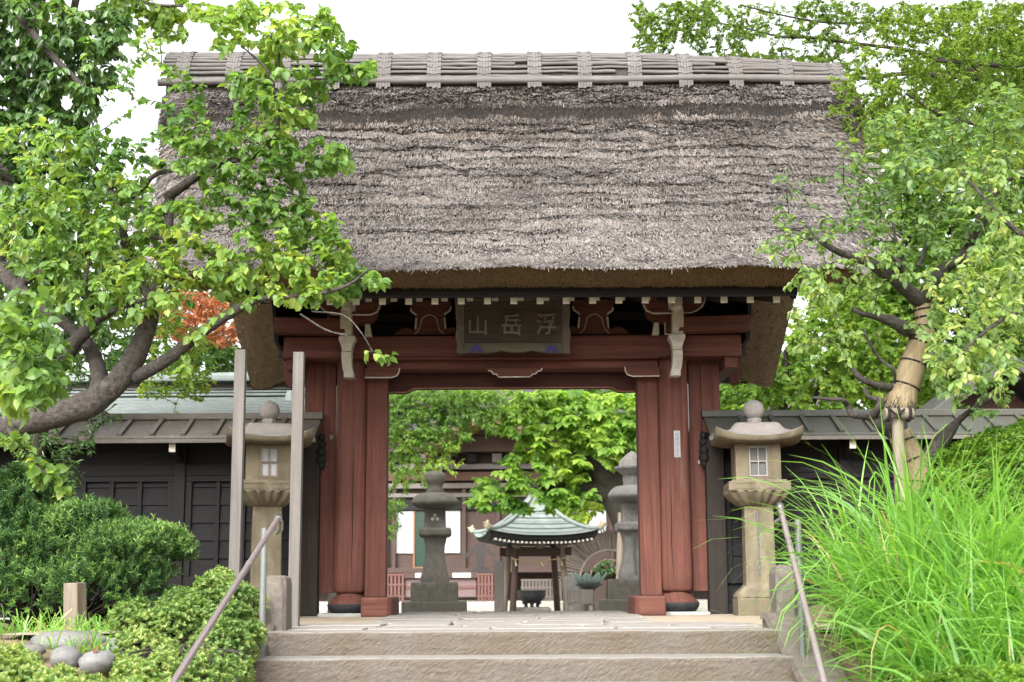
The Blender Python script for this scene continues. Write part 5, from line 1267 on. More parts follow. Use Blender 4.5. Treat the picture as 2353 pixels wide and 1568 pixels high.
# ---- background planting left of the gate, behind the fence
tree('bushy yellow green shrub behind the green copper roof', 'shrub', (-4.5, 2.4, 0), [((-4.5, 2.4, -.1), .06), ((-4.4, 2.4, 1.2), .05), ((-4.3, 2.4, 2.2), .03)], [], [(400, 790, 60, 80, 55), (440, 880, 50, 45, 36), (350, 890, 40, 26, 16), (380, 730, 40, 40, 18), (470, 820, 30, 50, 14)], 2.2, .4, 0, .075, 9, 'leaf_lime', name='shrub', lift=.12)
tree('rust orange maple glimpsed behind the left limb of the leaning tree', 'tree', (-5.4, 8, -.3), [((-5.4, 8, -.3), .14), ((-5.3, 8, 2), .11), ((-5.1, 8, 3.6), .07)], [], [(430, 715, 70, 50, 60), (500, 720, 50, 50, 40), (460, 770, 60, 40, 34), (380, 740, 50, 40, 20), (520, 770, 40, 30, 14)], 8, .8, 0, .11, 12, 'leaf_rust', 'bark_dark', simple=True, name='maple_tree')
tree('pale green broadleaf tree behind the ridge of the green copper roof', 'tree', (-6.5, 11, -.3), [((-6.5, 11, -.3), .2), ((-6.4, 11, 2.5), .16), ((-6.2, 11, 5), .1)], [], [(470, 830, 80, 60, 60), (330, 780, 110, 90, 60), (250, 640, 110, 110, 60), (420, 600, 90, 90, 40), (520, 830, 50, 50, 26), (390, 470, 60, 80, 24), (100, 800, 120, 100, 50), (520, 720, 60, 60, 20), (330, 520, 90, 90, 50), (150, 560, 120, 110, 60), (300, 880, 120, 60, 40), (60, 660, 100, 120, 50), (440, 700, 80, 60, 30)], 11, 1.2, 0, .15, 15, 'leaf_mid', 'bark_dark', simple=True)
tree('dark fine leaved podocarpus shrub under the thick limb in front of the fence', 'shrub', (-4.4, -2.6, 0), [((-4.4, -2.6, -.05), .09), ((-4.35, -2.6, .8), .08), ((-4.3, -2.6, 1.6), .06), ((-4.2, -2.6, 2.2), .04)], [], [(150, 880, 110, 90, 70), (100, 1030, 70, 60, 50), (250, 800, 90, 80, 44), (150, 1090, 40, 40, 16), (60, 960, 70, 60, 34), (240, 960, 40, 40, 14), (60, 760, 80, 70, 30), (190, 1010, 45, 30, 12)], -2.6, .5, 0, .06, 13, 'leaf_dark', 'bark_dark', T_LANCE, name='shrub', hang=.1)

# ---- straw wrapped plum tree on the right
def cr(x, y): return ((1600 + x / 2.45) / 1.088, (600 + y / 2.45) / 1.088)
Yr = -5.0
S = Skel()
tk = [(1720, 1700, 74), (1705, 1560, 72), (1690, 1400, 68), (1640, 1290, 66), (1585, 1180, 60), (1575, 1080, 62), (1600, 980, 74), (1640, 860, 72), (1685, 730, 68), (1735, 590, 60), (1752, 500, 56), (1735, 430, 50), (1725, 372, 44)]
rows = [(*cr(x, y), Yr, w / 2.45 / 1.088) for x, y, w in tk]
S.px_limb(rows, 16)
S.px_limb([(*cr(1728, 385), Yr, 20), (*cr(1660, 330), Yr - .1, 18), (*cr(1580, 255), Yr - .2, 17), (*cr(1480, 190), Yr - .3, 15), (*cr(1390, 130), Yr - .35, 13), (*cr(1260, 90), Yr - .4, 9), (*cr(1180, 55), Yr - .5, 8), (*cr(1110, 10), Yr - .5, 6), (*cr(1040, -60), Yr - .5, 3)], 10)
S.px_limb([(*cr(1728, 385), Yr, 19), (*cr(1770, 300), Yr - .1, 17), (*cr(1815, 225), Yr - .15, 16), (*cr(1880, 165), Yr - .2, 13), (*cr(1960, 120), Yr - .3, 10), (*cr(2040, 40), Yr - .3, 8), (*cr(2120, -120), Yr - .3, 5)], 10)
S.px_limb([(*cr(1690, 575), Yr, 18), (*cr(1600, 530), Yr - .1, 16), (*cr(1520, 490), Yr - .15, 13), (*cr(1440, 470), Yr - .2, 8), (*cr(1350, 450), Yr - .3, 6), (*cr(1300, 420), Yr - .3, 6)], 10)
S.px_limb([(*cr(1560, 910), Yr, 10), (*cr(1450, 890), Yr - .1, 8.5), (*cr(1370, 860), Yr - .2, 7.5), (*cr(1320, 815), Yr - .2, 7), (*cr(1285, 765), Yr - .2, 5)], 8)
S.px_limb([(*cr(1560, 1190), Yr, 17), (*cr(1470, 1130), Yr - .1, 15), (*cr(1400, 1085), Yr - .1, 9), (*cr(1300, 1070), Yr - .2, 7.5), (*cr(1270, 1010), Yr - .2, 7), (*cr(1235, 980), Yr - .3, 6), (*cr(1150, 975), Yr - .3, 4), (*cr(1060, 965), Yr - .3, 3)], 8)
S.px_limb([(*cr(1420, 1090), Yr - .1, 10), (*cr(1460, 1030), Yr - .2, 9), (*cr(1475, 985), Yr - .2, 8), (*cr(1400, 960), Yr - .2, 5), (*cr(1370, 900), Yr - .2, 4)], 8)
S.px_limb([(*cr(1720, 1420), Yr, 22), (*cr(1800, 1300), Yr + .2, 22), (*cr(1860, 1220), Yr + .2, 18), (*cr(1960, 1100), Yr + .1, 7), (*cr(2080, 1010), Yr, 6), (*cr(2180, 950), Yr, 6), (*cr(2250, 880), Yr, 5), (*cr(2330, 850), Yr, 3)], 8)
S.px_limb([(*cr(1600, 240), Yr - .2, 8), (*cr(1590, 150), Yr - .3, 6), (*cr(1540, 90), Yr - .3, 5), (*cr(1480, 10), Yr - .3, 3), (*cr(1470, -200), Yr - .3, 2)], 6)
S.px_limb([(*cr(1600, 240), Yr - .2, 6), (*cr(1610, 120), Yr - .2, 5), (*cr(1570, 20), Yr - .3, 4), (*cr(1540, -160), Yr - .3, 2)], 6)
S.px_limb([(*cr(1700, 160), Yr - .3, 6), (*cr(1740, 90), Yr - .3, 4), (*cr(1770, -60), Yr - .3, 2.5)], 6)
S.px_limb([(*cr(1560, 880), Yr - .1, 3), (*cr(1555, 800), Yr - .2, 4), (*cr(1470, 730), Yr - .2, 4), (*cr(1400, 620), Yr - .3, 3), (*cr(1365, 540), Yr - .3, 2)], 6)
S.px_limb([(*cr(1960, 120), Yr - .3, 8), (2300, 420, Yr - .5, 12), (2400, 400, Yr - .6, 14)], 8)
pads = [(1835, 500, 75, 40, 9), (1800, 570, 50, 40, 9), (1890, 600, 80, 45, 15), (1810, 420, 40, 25, 3), (2025, 370, 60, 110, 34), (2100, 300, 110, 60, 44), (2220, 330, 120, 80, 52), (2300, 250, 70, 60, 26), (2150, 430, 120, 70, 46), (2050, 520, 110, 65, 36), (2210, 520, 110, 65, 36),
        (2310, 450, 60, 80, 28), (2280, 600, 90, 75, 34), (2210, 700, 90, 65, 30), (2300, 720, 70, 70, 26), (2230, 810, 100, 60, 30), (2300, 870, 60, 60, 18), (2190, 870, 60, 50, 16), (2000, 620, 90, 45, 20), (1950, 690, 80, 45, 16), (1850, 650, 50, 35, 9), (1830, 740, 30, 30, 5), (1880, 800, 55, 35, 7), (1980, 790, 60, 45, 9), (2060, 610, 60, 50, 14), (1900, 540, 50, 35, 6), (1760, 580, 30, 30, 3), (1970, 460, 45, 50, 8), (1945, 370, 25, 60, 6), (2180, 600, 70, 50, 20), (2240, 920, 70, 40, 12), (2150, 760, 40, 60, 8)]
tw = S.grow(scatter(pads, Yr - .3, .6, 1.25), .0055, .0014)
nearp = [(2260, 420, 90, 70, 22), (2300, 560, 60, 80, 20), (2200, 640, 80, 60, 16), (2300, 330, 60, 50, 12), (2240, 760, 90, 60, 18), (2180, 840, 60, 60, 12), (2290, 850, 60, 60, 12), (2310, 240, 50, 40, 10), (2100, 380, 60, 40, 8), (2320, 680, 40, 60, 12)]
S.px_limb([(2400, 400, Yr - .6, 13), (2455, 500, -6.2, 12), (2450, 575, -6.9, 11), (2380, 560, -7.3, 9), (2300, 500, -7.4, 6), (2240, 430, -7.4, 4), (2200, 390, -7.4, 2)], 8)
S.px_limb([(2450, 575, -6.9, 9), (2430, 660, -7.2, 8), (2370, 700, -7.4, 6.5), (2280, 750, -7.5, 5), (2200, 820, -7.5, 3)], 8)
tw2 = S.grow(scatter(nearp, -7.4, .35, 1.5), .004, .0012)
base = tuple(P(*cr(1720, 1700), Yr))
PT = thing('plum_tree', 'plum tree with trunk wrapped in straw and forked crown beside the hedge', 'tree', base)
build('trunk', S.mb, M['bark'], PT)
a = twig_leaves(tw, 12, .058, hang=.5, tw=(.55, 1.25)); b = twig_leaves(tw2, 12, .052, hang=.5, tw=(.55, 1.25))
pos, d, n, sz = [np.concatenate(q) for q in zip(a, b)]
leaf_cloud('crown', pos, d, n, sz, M['leaf_plum'], PT, T_OVAL, patch_tint(pos, 1.6, .7))
def straw_wrap(rows, extra, ropes, fringe):
    pts, rad = smooth_path([P(a, b, Y) for a, b, Y, _ in rows], [q * (Y + 15.5) / 3268 + extra for _, _, Y, q in rows], 6); mb = MB(); rr = []
    pts = [Vector(p) for p in pts]
    if pts[0].z > pts[-1].z: pts.reverse(); rad.reverse()
    if fringe: rad[0] *= 1.12; rad[1] *= 1.08; rad[2] *= 1.04
    n = 44; rings = []
    for i, p in enumerate(pts):
        dv = (pts[min(i + 1, len(pts) - 1)] - pts[max(0, i - 1)]).normalized(); x = dv.cross(Vector((0, 1, 0))).normalized(); y = dv.cross(x)
        rings.append([tuple(p + (x * math.cos(6.2832 * k / n) + y * math.sin(6.2832 * k / n)) * rad[i] * (1 + .05 * (fbm(k * 1.7, i * .25 + 3, 2) - .5))) for k in range(n)])
    mb.loft(rings, True, True)
    for _ in range(700):
        i = rnd.randrange(len(pts)) if not fringe or rnd.random() < .6 else rnd.randrange(3); k = rnd.uniform(0, 6.2832); dv = (pts[min(i + 1, len(pts) - 1)] - pts[max(0, i - 1)]).normalized(); x = dv.cross(Vector((0, 1, 0))).normalized(); y = dv.cross(x)
        o = x * math.cos(k) + y * math.sin(k); t = x * -math.sin(k) + y * math.cos(k); a_ = pts[i] + o * rad[i] * 1.0; L = rnd.uniform(.05, .13); e = a_ - dv * L + o * rnd.uniform(.0, .02) + t * rnd.uniform(-.02, .02); w = t * rnd.uniform(.0015, .0035)
        mb.add([a_ - w, a_ + w, e + w * .6, e - w * .6], [(0, 1, 2, 3)])
    o = build('straw_wrap', mb, M['straw'], PT)
    for f in ropes:
        i = f * (len(pts) - 1); i0 = int(i); p = pts[i0].lerp(pts[min(i0 + 1, len(pts) - 1)], i - i0); r = rad[i0] * 1.02; dv = (pts[min(i0 + 1, len(pts) - 1)] - pts[max(0, i0 - 1)]).normalized()
        dv = (dv + Vector((rnd.uniform(-.12, .12), 0, 0))).normalized(); x = dv.cross(Vector((0, 1, 0))).normalized(); y = dv.cross(x)
        build('rope', MB().tube([p + (x * math.cos(a) + y * math.sin(a)) * r for a in np.linspace(0, 6.2832, 25)], .0075, 6), M['rope'], o)
straw_wrap([r for r in rows[6:]] + [(*cr(1722, 385), Yr, 17)], .012, (.1, .26, .38, .5, .62, .72, .84, .94), True)
straw_wrap(rows[1:5], .014, (.15, .5, .85), False)
PP = thing('support_prop', 'thick round prop pole lashed under a short crosspiece against the straw wrapped trunk', 'prop', tuple(P(2068, 1130, Yr - .3)))
a, b = P(2062, 962, Yr - .28), P(2072, 1180, Yr - .38); build('upright', MB().tube([b, (b + a) / 2, a], [.044, .043, .042], 14), M['tan_v'], PP)
a, b = P(2032, 952, Yr - .28), P(2098, 951, Yr - .28); build('crosspiece', MB().tube([a, (a + b) / 2, b], [.044, .046, .044], 14), M['tan_v'], PP)
mb = MB()
for x in (2040, 2062, 2088): c = P(x, 952, Yr - .28); mb.tube([c + np.array([.004 * math.sin(k), .05 * math.cos(k), .05 * math.sin(k)]) for k in np.linspace(0, 6.28, 15)], .012, 6)
for q in (1, -1): mb.tube([P(2062 - 17 * q, 940, Yr - .34), P(2062, 955, Yr - .35), P(2062 + 17 * q, 968, Yr - .34)], .008, 6)
build('rope_lashing', mb, M['rope'], PP)

# ---- maple over the right end of the roof, its thin boughs crossing the sky
Ym = -.8
limbs = [[(2560, 60, Ym + .5, 16), (2440, 45, Ym + .5, 10), (2330, 10, Ym + .3, 6)], [(2560, 200, Ym, 14), (2420, 170, Ym, 9), (2280, 150, Ym, 6), (2150, 140, Ym, 4)],
         [(2560, 330, Ym - .3, 13), (2400, 300, Ym - .3, 9), (2300, 292, Ym - .3, 7), (2180, 270, Ym - .3, 5), (2080, 215, Ym - .3, 3)],
         [(2500, 250, 2.2, 11), (2300, 190, 2.1, 7), (2150, 132, 2.0, 5.5), (2060, 112, 2.0, 5), (1960, 100, 2.0, 4.4), (1870, 88, 2.0, 3.8), (1790, 84, 2.0, 3.2), (1700, 62, 2.0, 2.4), (1600, 45, 2.0, 1.6)],
         [(2300, 210, 2.1, 7), (2150, 70, 1.9, 5), (2050, 46, 1.9, 4.2), (1960, 54, 1.9, 3.8), (1880, 50, 1.9, 3.2), (1810, 38, 1.9, 2.5), (1700, 12, 1.9, 1.8)],
         [(2250, 180, 2.1, 8), (2080, 170, 2.1, 6), (1980, 180, 2.1, 5), (1900, 150, 2.1, 3)]]
den = [(2300, -60, 130, 60, 40, 1), (2150, -50, 120, 40, 26, 2), (2420, 80, 70, 130, 40, .5), (2430, 280, 60, 120, 34, .5), (2250, 60, 110, 60, 70, 2.5), (2180, 200, 130, 90, 90, 2.5), (2300, 250, 70, 110, 60, 2.5), (2080, 300, 90, 90, 60, 2.5), (2220, 400, 130, 80, 70, 2.5), (2340, 120, 40, 120, 40), (2330, 300, 50, 120, 60, 2), (2100, 40, 120, 40, 60, 2.4), (2180, 60, 170, 55, 120), (2270, 150, 110, 80, 110), (2060, 150, 90, 60, 66), (2120, 230, 140, 60, 96), (1975, 215, 55, 50, 26), (2310, 60, 60, 60, 50), (2010, 290, 70, 60, 40), (1925, 255, 30, 45, 14), (2250, 270, 110, 60, 60), (2080, 60, 70, 50, 40), (1950, 330, 35, 40, 12), (2150, 340, 120, 60, 40), (1930, 190, 30, 20, 10)]
spr = [(1550, 50, 95, 48, 60, 2), (1500, 100, 50, 35, 22, 2), (1650, 85, 80, 45, 34, 2), (1760, 50, 110, 45, 40, 2), (1860, 110, 90, 50, 30, 2), (1700, 135, 100, 16, 26, 2), (1610, 18, 80, 20, 22, 2), (1950, 60, 90, 60, 36, 2), (1830, 150, 110, 22, 36, 2), (1960, 150, 70, 40, 20, 2), (1470, 30, 30, 30, 8, 2), (1900, 20, 80, 25, 22, 2)]
tree('maple with fine bright leaves overhanging the right end of the thatched roof', 'tree', (6.6, .6, 0), [((6.6, .6, -.1), .26), ((6.6, .5, 1.5), .22), ((6.5, .4, 3), .19), ((6.4, .3, 4.6), .15), ((6.3, .3, 6.4), .1), ((6.2, .2, 7.6), .05)], limbs, den + den[:7] + spr + spr, Ym, .8, 0, .045, 36, 'leaf_maple', 'bark_dark', T_OVAL, name='maple_tree', simple=True, r0=.005, hang=.25, lift=.05)
# ---- lime green trees behind the right fence
def far_tree(label, x, Y, h, clusters, mat, size, per, dY=1.4, lift=0., trunk_r=.16, group=None, limbs=(), tpl=T_ROUND, start=.1):
    return tree(label, 'tree', (x, Y, -.33), [((x, Y, -.33), trunk_r * 1.3), ((x + .1, Y, h * .35), trunk_r), ((x - .1, Y + .1, h * .7), trunk_r * .7), ((x, Y, h), trunk_r * .3)], list(limbs), clusters, Y, dY, 0, size, per, mat, 'bark_dark', tpl, simple=True, lift=lift, r0=.012, group=group, start=start, jit=.6)
far_tree('bright lime tree close behind the right fence beside the thatch verge', 4.6, 8, 4.2, [(1720, 880, 90, 70, 90), (1800, 820, 70, 80, 80), (1900, 760, 90, 80, 90), (1680, 930, 60, 40, 46), (1850, 900, 110, 60, 90), (1980, 880, 90, 70, 70), (1900, 680, 80, 60, 50), (1990, 780, 80, 70, 60), (1640, 915, 30, 40, 20), (2060, 800, 70, 90, 70), (1950, 860, 80, 60, 50)], 'leaf_lime', .12, 15, lift=.02, limbs=[[(1870, 1000, 8, 9), (1862, 940, 8, 8), (1820, 880, 7.6, 6), (1750, 850, 7.4, 4)], [(1862, 940, 8, 7), (1900, 860, 7.8, 5), (1960, 800, 7.6, 4)], [(1760, 1000, 8, 7), (1775, 930, 8, 6), (1740, 880, 8, 4)]])
far_tree('lime tree behind the plum crown at the right edge', 9.3, 9, 6.5, [(2100, 900, 110, 80, 80), (2200, 780, 120, 110, 110), (2320, 700, 90, 130, 110), (2100, 680, 110, 110, 90), (2020, 560, 90, 110, 60), (2230, 560, 120, 110, 100), (2330, 450, 80, 110, 70), (2120, 430, 100, 90, 66), (2300, 900, 90, 80, 60), (2000, 420, 60, 70, 30), (2050, 330, 90, 80, 60), (2200, 300, 110, 90, 70), (2330, 300, 70, 110, 60), (2050, 700, 80, 90, 60), (1960, 640, 60, 70, 40), (2330, 150, 60, 90, 40), (2200, 160, 90, 80, 50)], 'leaf_lime', .14, 18, lift=-.05, trunk_r=.22)
far_tree('tall pale broadleaf tree rising behind the outbuilding at the right', 8.6, 14, 9, [(2150, 850, 150, 90, 90), (2300, 780, 90, 120, 80), (2150, 640, 150, 120, 100), (2280, 480, 110, 130, 90), (2050, 480, 90, 120, 60), (2180, 330, 130, 100, 70), (2320, 250, 60, 120, 40), (2030, 300, 60, 80, 30), (1960, 720, 80, 90, 50)], 'leaf_mid', .17, 17, lift=.2, trunk_r=.24)
# ---- trees seen through the gate
far_tree('weeping tree with thin hanging sprays inside the gate above the mossy lantern', -3.6, 14, 5.0, [(960, 930, 90, 40, 70), (1080, 940, 80, 45, 60), (1180, 905, 110, 18, 50), (940, 1000, 60, 50, 40), (1210, 945, 60, 30, 14), (1000, 905, 120, 14, 50), (905, 950, 25, 60, 30), (1090, 905, 60, 14, 24), (1020, 990, 60, 60, 40), (930, 920, 60, 30, 46), (960, 970, 70, 50, 60), (1010, 940, 70, 40, 60), (920, 1040, 45, 60, 44), (990, 1030, 50, 50, 40), (1060, 920, 70, 30, 46), (910, 1130, 28, 50, 16), (1050, 980, 50, 40, 26), (960, 1090, 50, 30, 22), (900, 1200, 22, 40, 12), (1110, 930, 60, 30, 30), (1040, 1050, 30, 40, 10), (1130, 970, 40, 30, 14)], 'leaf_lime', .12, 20, dY=1.0, lift=.0, limbs=[[(820, 960, 14, 10), (900, 950, 13.8, 7), (970, 935, 13.6, 5), (1050, 950, 13.4, 3)], [(850, 1000, 14, 8), (920, 1005, 13.8, 5), (990, 1040, 13.6, 3), (1030, 1075, 13.5, 2)]], tpl=T_LANCE, start=.3)
ch = [(1450, 900, 40, 30, 9), (1460, 970, 30, 50, 10), (1240, 910, 70, 20, 12), (1300, 930, 120, 35, 34), (1420, 930, 70, 35, 24), (1220, 960, 80, 50, 20), (1380, 990, 100, 50, 34), (1300, 1010, 80, 40, 20), (1440, 1030, 50, 60, 18), (1250, 1060, 90, 40, 24), (1160, 1110, 70, 28, 16), (1120, 1150, 50, 22, 11), (1220, 1130, 90, 30, 22), (1300, 1090, 70, 40, 18), (1200, 1000, 60, 40, 9), (1310, 1140, 60, 26, 11), (1150, 940, 50, 30, 9), (1280, 1165, 40, 16, 5), (1180, 1165, 40, 16, 5)]
tree('broad chestnut with big fan shaped leaves spreading over the pavilion roof', 'tree', (PX(1425, 15), 15, -.33), [((PX(1450, 15), 15, -.33), .24), ((PX(1440, 15), 15, PZ(1250, 15)), .21), ((PX(1420, 15), 15, PZ(1170, 15)), .25), ((PX(1400, 15), 15, PZ(1120, 15)), .33)],
     [[(1400, 1125, 15, 34), (1372, 1085, 15, 20), (1348, 1055, 14.9, 13), (1345, 1020, 14.9, 10), (1352, 960, 14.8, 6), (1345, 890, 14.8, 5)], [(1400, 1130, 15, 30), (1340, 1128, 14.8, 20), (1290, 1120, 14.5, 12), (1220, 1120, 14.2, 6), (1150, 1135, 14, 3)], [(1410, 1120, 15, 26), (1432, 1085, 15, 14), (1442, 1040, 15, 9), (1445, 980, 15, 6)], [(1436, 1075, 15, 12), (1462, 1030, 15, 9), (1500, 1000, 15, 6)], [(1335, 1090, 15.2, 15), (1318, 1020, 15.2, 13), (1298, 965, 15.2, 12), (1270, 930, 15.2, 8), (1262, 890, 15.2, 6)], [(1310, 985, 15.2, 7), (1250, 985, 15, 6), (1190, 960, 14.8, 4)]],
     ch, 14.6, 1.0, 0, .19, 3.6, 'leaf_chestnut', 'bark_dark', T_OVAL, name='chestnut_tree', fans=6, lift=.12, hang=.1, r0=.012, mul=1.7)
tag(build('support_pole', MB().tube([(PX(1416, 13.5), 13.5, -.4), (PX(1428, 13.5), 13.5, PZ(1180, 13.5))], .07, 8), M['tan_v']), 'slanting timber pole propping the chestnut beside the paler lantern', 'prop')
far_tree('lime green maple behind the chestnut in the right half of the gateway', 4.2, 24, 7, [(1300, 960, 110, 70, 60), (1420, 1000, 80, 90, 70), (1400, 900, 110, 40, 50), (1380, 1100, 90, 80, 60), (1310, 1180, 60, 40, 30), (1450, 1150, 50, 60, 30), (1270, 1060, 40, 40, 10)], 'leaf_lime', .2, 13, lift=.15, trunk_r=.2)
far_tree('grey green tree standing behind the hall roof left of the gateway', -9, 42, 15, [(1250, 900, 130, 40, 60), (1400, 910, 110, 60, 40), (900, 930, 130, 60, 80), (1020, 900, 120, 40, 60), (1150, 910, 110, 40, 60), (880, 1020, 90, 60, 40)], 'leaf_mid', .34, 14, dY=2, lift=.1, trunk_r=.3)
tree('small dark dwarf pine standing in front of the stick ring', 'pine', (PX(1393, 22), 22, -.33), [((PX(1393, 22), 22, -.33), .07), ((PX(1397, 22), 22, PZ(1330, 22)), .06), ((PX(1391, 22), 22, PZ(1308, 22)), .04)], [], [(1391, 1296, 14, 6, 16), (1376, 1307, 14, 5, 16), (1406, 1308, 14, 5, 16), (1392, 1314, 20, 5, 12)], 22, .2, 0, .12, 10, 'leaf_dark', 'bark_dark', T_LANCE, name='dwarf_pine', simple=True, r0=.01)
# the wood far behind everything reads as one mass
def woods():
    N = 26000; ang = rng.uniform(-1.15, 1.15, N); dist = rng.uniform(50, 64, N); x = np.sin(ang) * dist * 1.1; y = -15 + np.cos(ang) * dist; y = np.maximum(y, 14 + rng.uniform(0, 6, N))
    top = 8.5 + 3.5 * (fbm(x * .25 + 50, x * 0 + 3, 3) - .5) * 2; z = -.3 + rng.random(N) ** .8 * top
    z = z + (fbm(x * .5, z * .5 + 9, 3) - .5) * 2
    pos = np.stack([x, y, z], -1); d = rng.normal(0, 1, (N, 3)) + [0, 0, -.4]; n = rng.normal(0, .7, (N, 3)) + [0, -.6, .8]
    struct(leaf_cloud('distant_woods', pos, d, n, rng.uniform(.5, 1.0, N), M['leaf_mid'], None, T_ROUND, patch_tint(pos, .3, .8), simple=True), None, 'stuff')
woods()

# ------------------------------------------------------------------ shrubs, hedge, grass, stones
def lumps(lobes, n, r0, r1, seed):
    q = np.random.default_rng(seed); out = list(lobes)
    for c, r in lobes:
        for _ in range(n):
            d = q.normal(0, 1, 3); d[2] = abs(d[2]) * .9 + .05; d /= np.linalg.norm(d); k = q.uniform(r0, r1)
            out.append((tuple(np.array(c) + d * np.array(r) * q.uniform(.86, 1.04)), (k, k, k * q.uniform(.8, 1.15))))
    return out
def mound(name, label, cat, lobes, shoots, k, size, mat, spread=55, needle=False, tpl=T_OVAL, rough=.22, stems=True, group=None, tint=.7, lift=0, inner=.3, freq=5, grad=.22):
    base = np.array(lobes[0][0]); t = thing(name, label, cat, (base[0], base[1], float(gh(base[0], base[1]))), group=group)
    w = np.array([l[1][0] * l[1][1] + l[1][0] * l[1][2] for l in lobes]); ch_ = rng.choice(len(lobes), shoots * 2, p=w / w.sum())
    n = unit(rng.normal(0, 1, (shoots * 2, 3))); n[:, 2] = np.where(n[:, 2] < -.35, -n[:, 2], n[:, 2])
    c = np.array([lobes[i][0] for i in ch_], float); r = np.array([lobes[i][1] for i in ch_], float)
    rad = 1 + (fbm(n[:, 0] * freq + c[:, 0] * 3 + 40, n[:, 2] * freq + n[:, 1] * freq * .7 + 80, 4) - .5) * 2 * rough
    rad = rad * np.where(rng.random(len(n)) < inner, rng.uniform(.55, .95, len(n)), rng.uniform(.95, 1.03, len(n)))
    p = c + n * r * rad[:, None]; nn = unit(n / r)
    keep = np.ones(len(p), bool)
    for j, (lc, lr) in enumerate(lobes):
        q = ((p - np.array(lc)) / np.array(lr)); keep &= ~(((q ** 2).sum(1) < .5) & (ch_ != j))
    p, nn = p[keep][:shoots], nn[keep][:shoots]; m_ = len(p)
    ax = unit(nn + np.array([0, 0, .75]) + rng.normal(0, .25, (m_, 3))); a = unit(np.cross(ax, np.array([.3, 1, .2]))); b = np.cross(ax, a)
    az = rng.uniform(0, 6.28, (m_, 1)) + np.arange(k)[None, :] * 2.4; el = R(90 - spread) + rng.normal(0, .22, (m_, k))
    d = (a[:, None] * np.cos(az)[..., None] + b[:, None] * np.sin(az)[..., None]) * np.cos(el)[..., None] + ax[:, None] * np.sin(el)[..., None]
    off = ax[:, None] * (np.arange(k) / k)[None, :, None] * (size * (2.4 if needle else .7))
    pos = (p[:, None] + off).reshape(-1, 3); d = d.reshape(-1, 3); up = np.repeat(ax, k, 0)
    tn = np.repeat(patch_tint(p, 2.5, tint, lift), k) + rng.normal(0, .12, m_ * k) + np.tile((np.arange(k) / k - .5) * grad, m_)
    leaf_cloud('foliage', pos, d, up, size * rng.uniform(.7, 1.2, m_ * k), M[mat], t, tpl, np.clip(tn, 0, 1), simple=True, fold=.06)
    if stems:
        mb = MB()
        for i in rng.choice(m_, min(m_, 160), replace=False):
            l = lobes[int(((p[i] - np.array([q[0] for q in lobes])) ** 2).sum(1).argmin())]; q = np.array([base[0], base[1], float(gh(base[0], base[1])) - .03])
            mid = np.array([l[0][0] * .6 + p[i][0] * .4, l[0][1] * .6 + p[i][1] * .4, (q[2] + p[i][2]) * .5]) + rng.normal(0, .03, 3); mb.tube([q, mid, p[i]], [.011, .007, .003], 5, False)
        build('stems', mb, M['bark_dark'], t)
    return t
# clipped dark yew behind the stake
def lob(px, py, Y, rx, ry, dY):
    d_ = Y + 15.5; return (tuple(P(px, py, Y)), (rx * d_ / 3268, dY, ry * d_ / 3268))
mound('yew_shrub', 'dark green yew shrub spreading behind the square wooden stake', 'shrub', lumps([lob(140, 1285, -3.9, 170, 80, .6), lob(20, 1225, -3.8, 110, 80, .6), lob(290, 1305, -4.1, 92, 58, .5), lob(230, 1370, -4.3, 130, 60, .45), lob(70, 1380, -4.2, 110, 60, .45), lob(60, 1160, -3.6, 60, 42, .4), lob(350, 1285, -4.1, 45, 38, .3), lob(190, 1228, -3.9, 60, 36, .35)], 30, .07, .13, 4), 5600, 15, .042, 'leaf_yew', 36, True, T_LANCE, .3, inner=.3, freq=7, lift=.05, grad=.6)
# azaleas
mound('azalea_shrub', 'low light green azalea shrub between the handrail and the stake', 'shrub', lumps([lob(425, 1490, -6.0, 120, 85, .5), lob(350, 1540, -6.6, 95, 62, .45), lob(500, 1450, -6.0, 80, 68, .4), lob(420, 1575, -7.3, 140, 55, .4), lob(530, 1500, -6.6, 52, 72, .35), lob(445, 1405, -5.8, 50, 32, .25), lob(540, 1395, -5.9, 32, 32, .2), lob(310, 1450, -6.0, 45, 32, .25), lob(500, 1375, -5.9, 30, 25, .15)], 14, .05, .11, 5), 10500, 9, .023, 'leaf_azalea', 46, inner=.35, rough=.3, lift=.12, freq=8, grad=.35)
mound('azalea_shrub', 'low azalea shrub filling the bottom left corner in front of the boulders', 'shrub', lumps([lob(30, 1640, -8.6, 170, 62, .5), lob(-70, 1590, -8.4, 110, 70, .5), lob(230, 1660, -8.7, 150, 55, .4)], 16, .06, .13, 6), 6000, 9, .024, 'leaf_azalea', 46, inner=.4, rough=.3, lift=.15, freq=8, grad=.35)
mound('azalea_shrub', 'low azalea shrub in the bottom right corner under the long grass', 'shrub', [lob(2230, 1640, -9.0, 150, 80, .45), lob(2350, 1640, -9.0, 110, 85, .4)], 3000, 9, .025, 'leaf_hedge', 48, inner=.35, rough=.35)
mound('clipped_hedge', 'big rounded clipped hedge of small bright leaves behind the long grass', 'hedge', [lob(2370, 1180, -4.9, 270, 190, 1.2), lob(2270, 1230, -5.3, 190, 140, .9), lob(2480, 1120, -4.6, 220, 170, 1.0)], 12000, 8, .027, 'leaf_hedge', 50, inner=.3, rough=.09, lift=.05, freq=7, grad=.35)
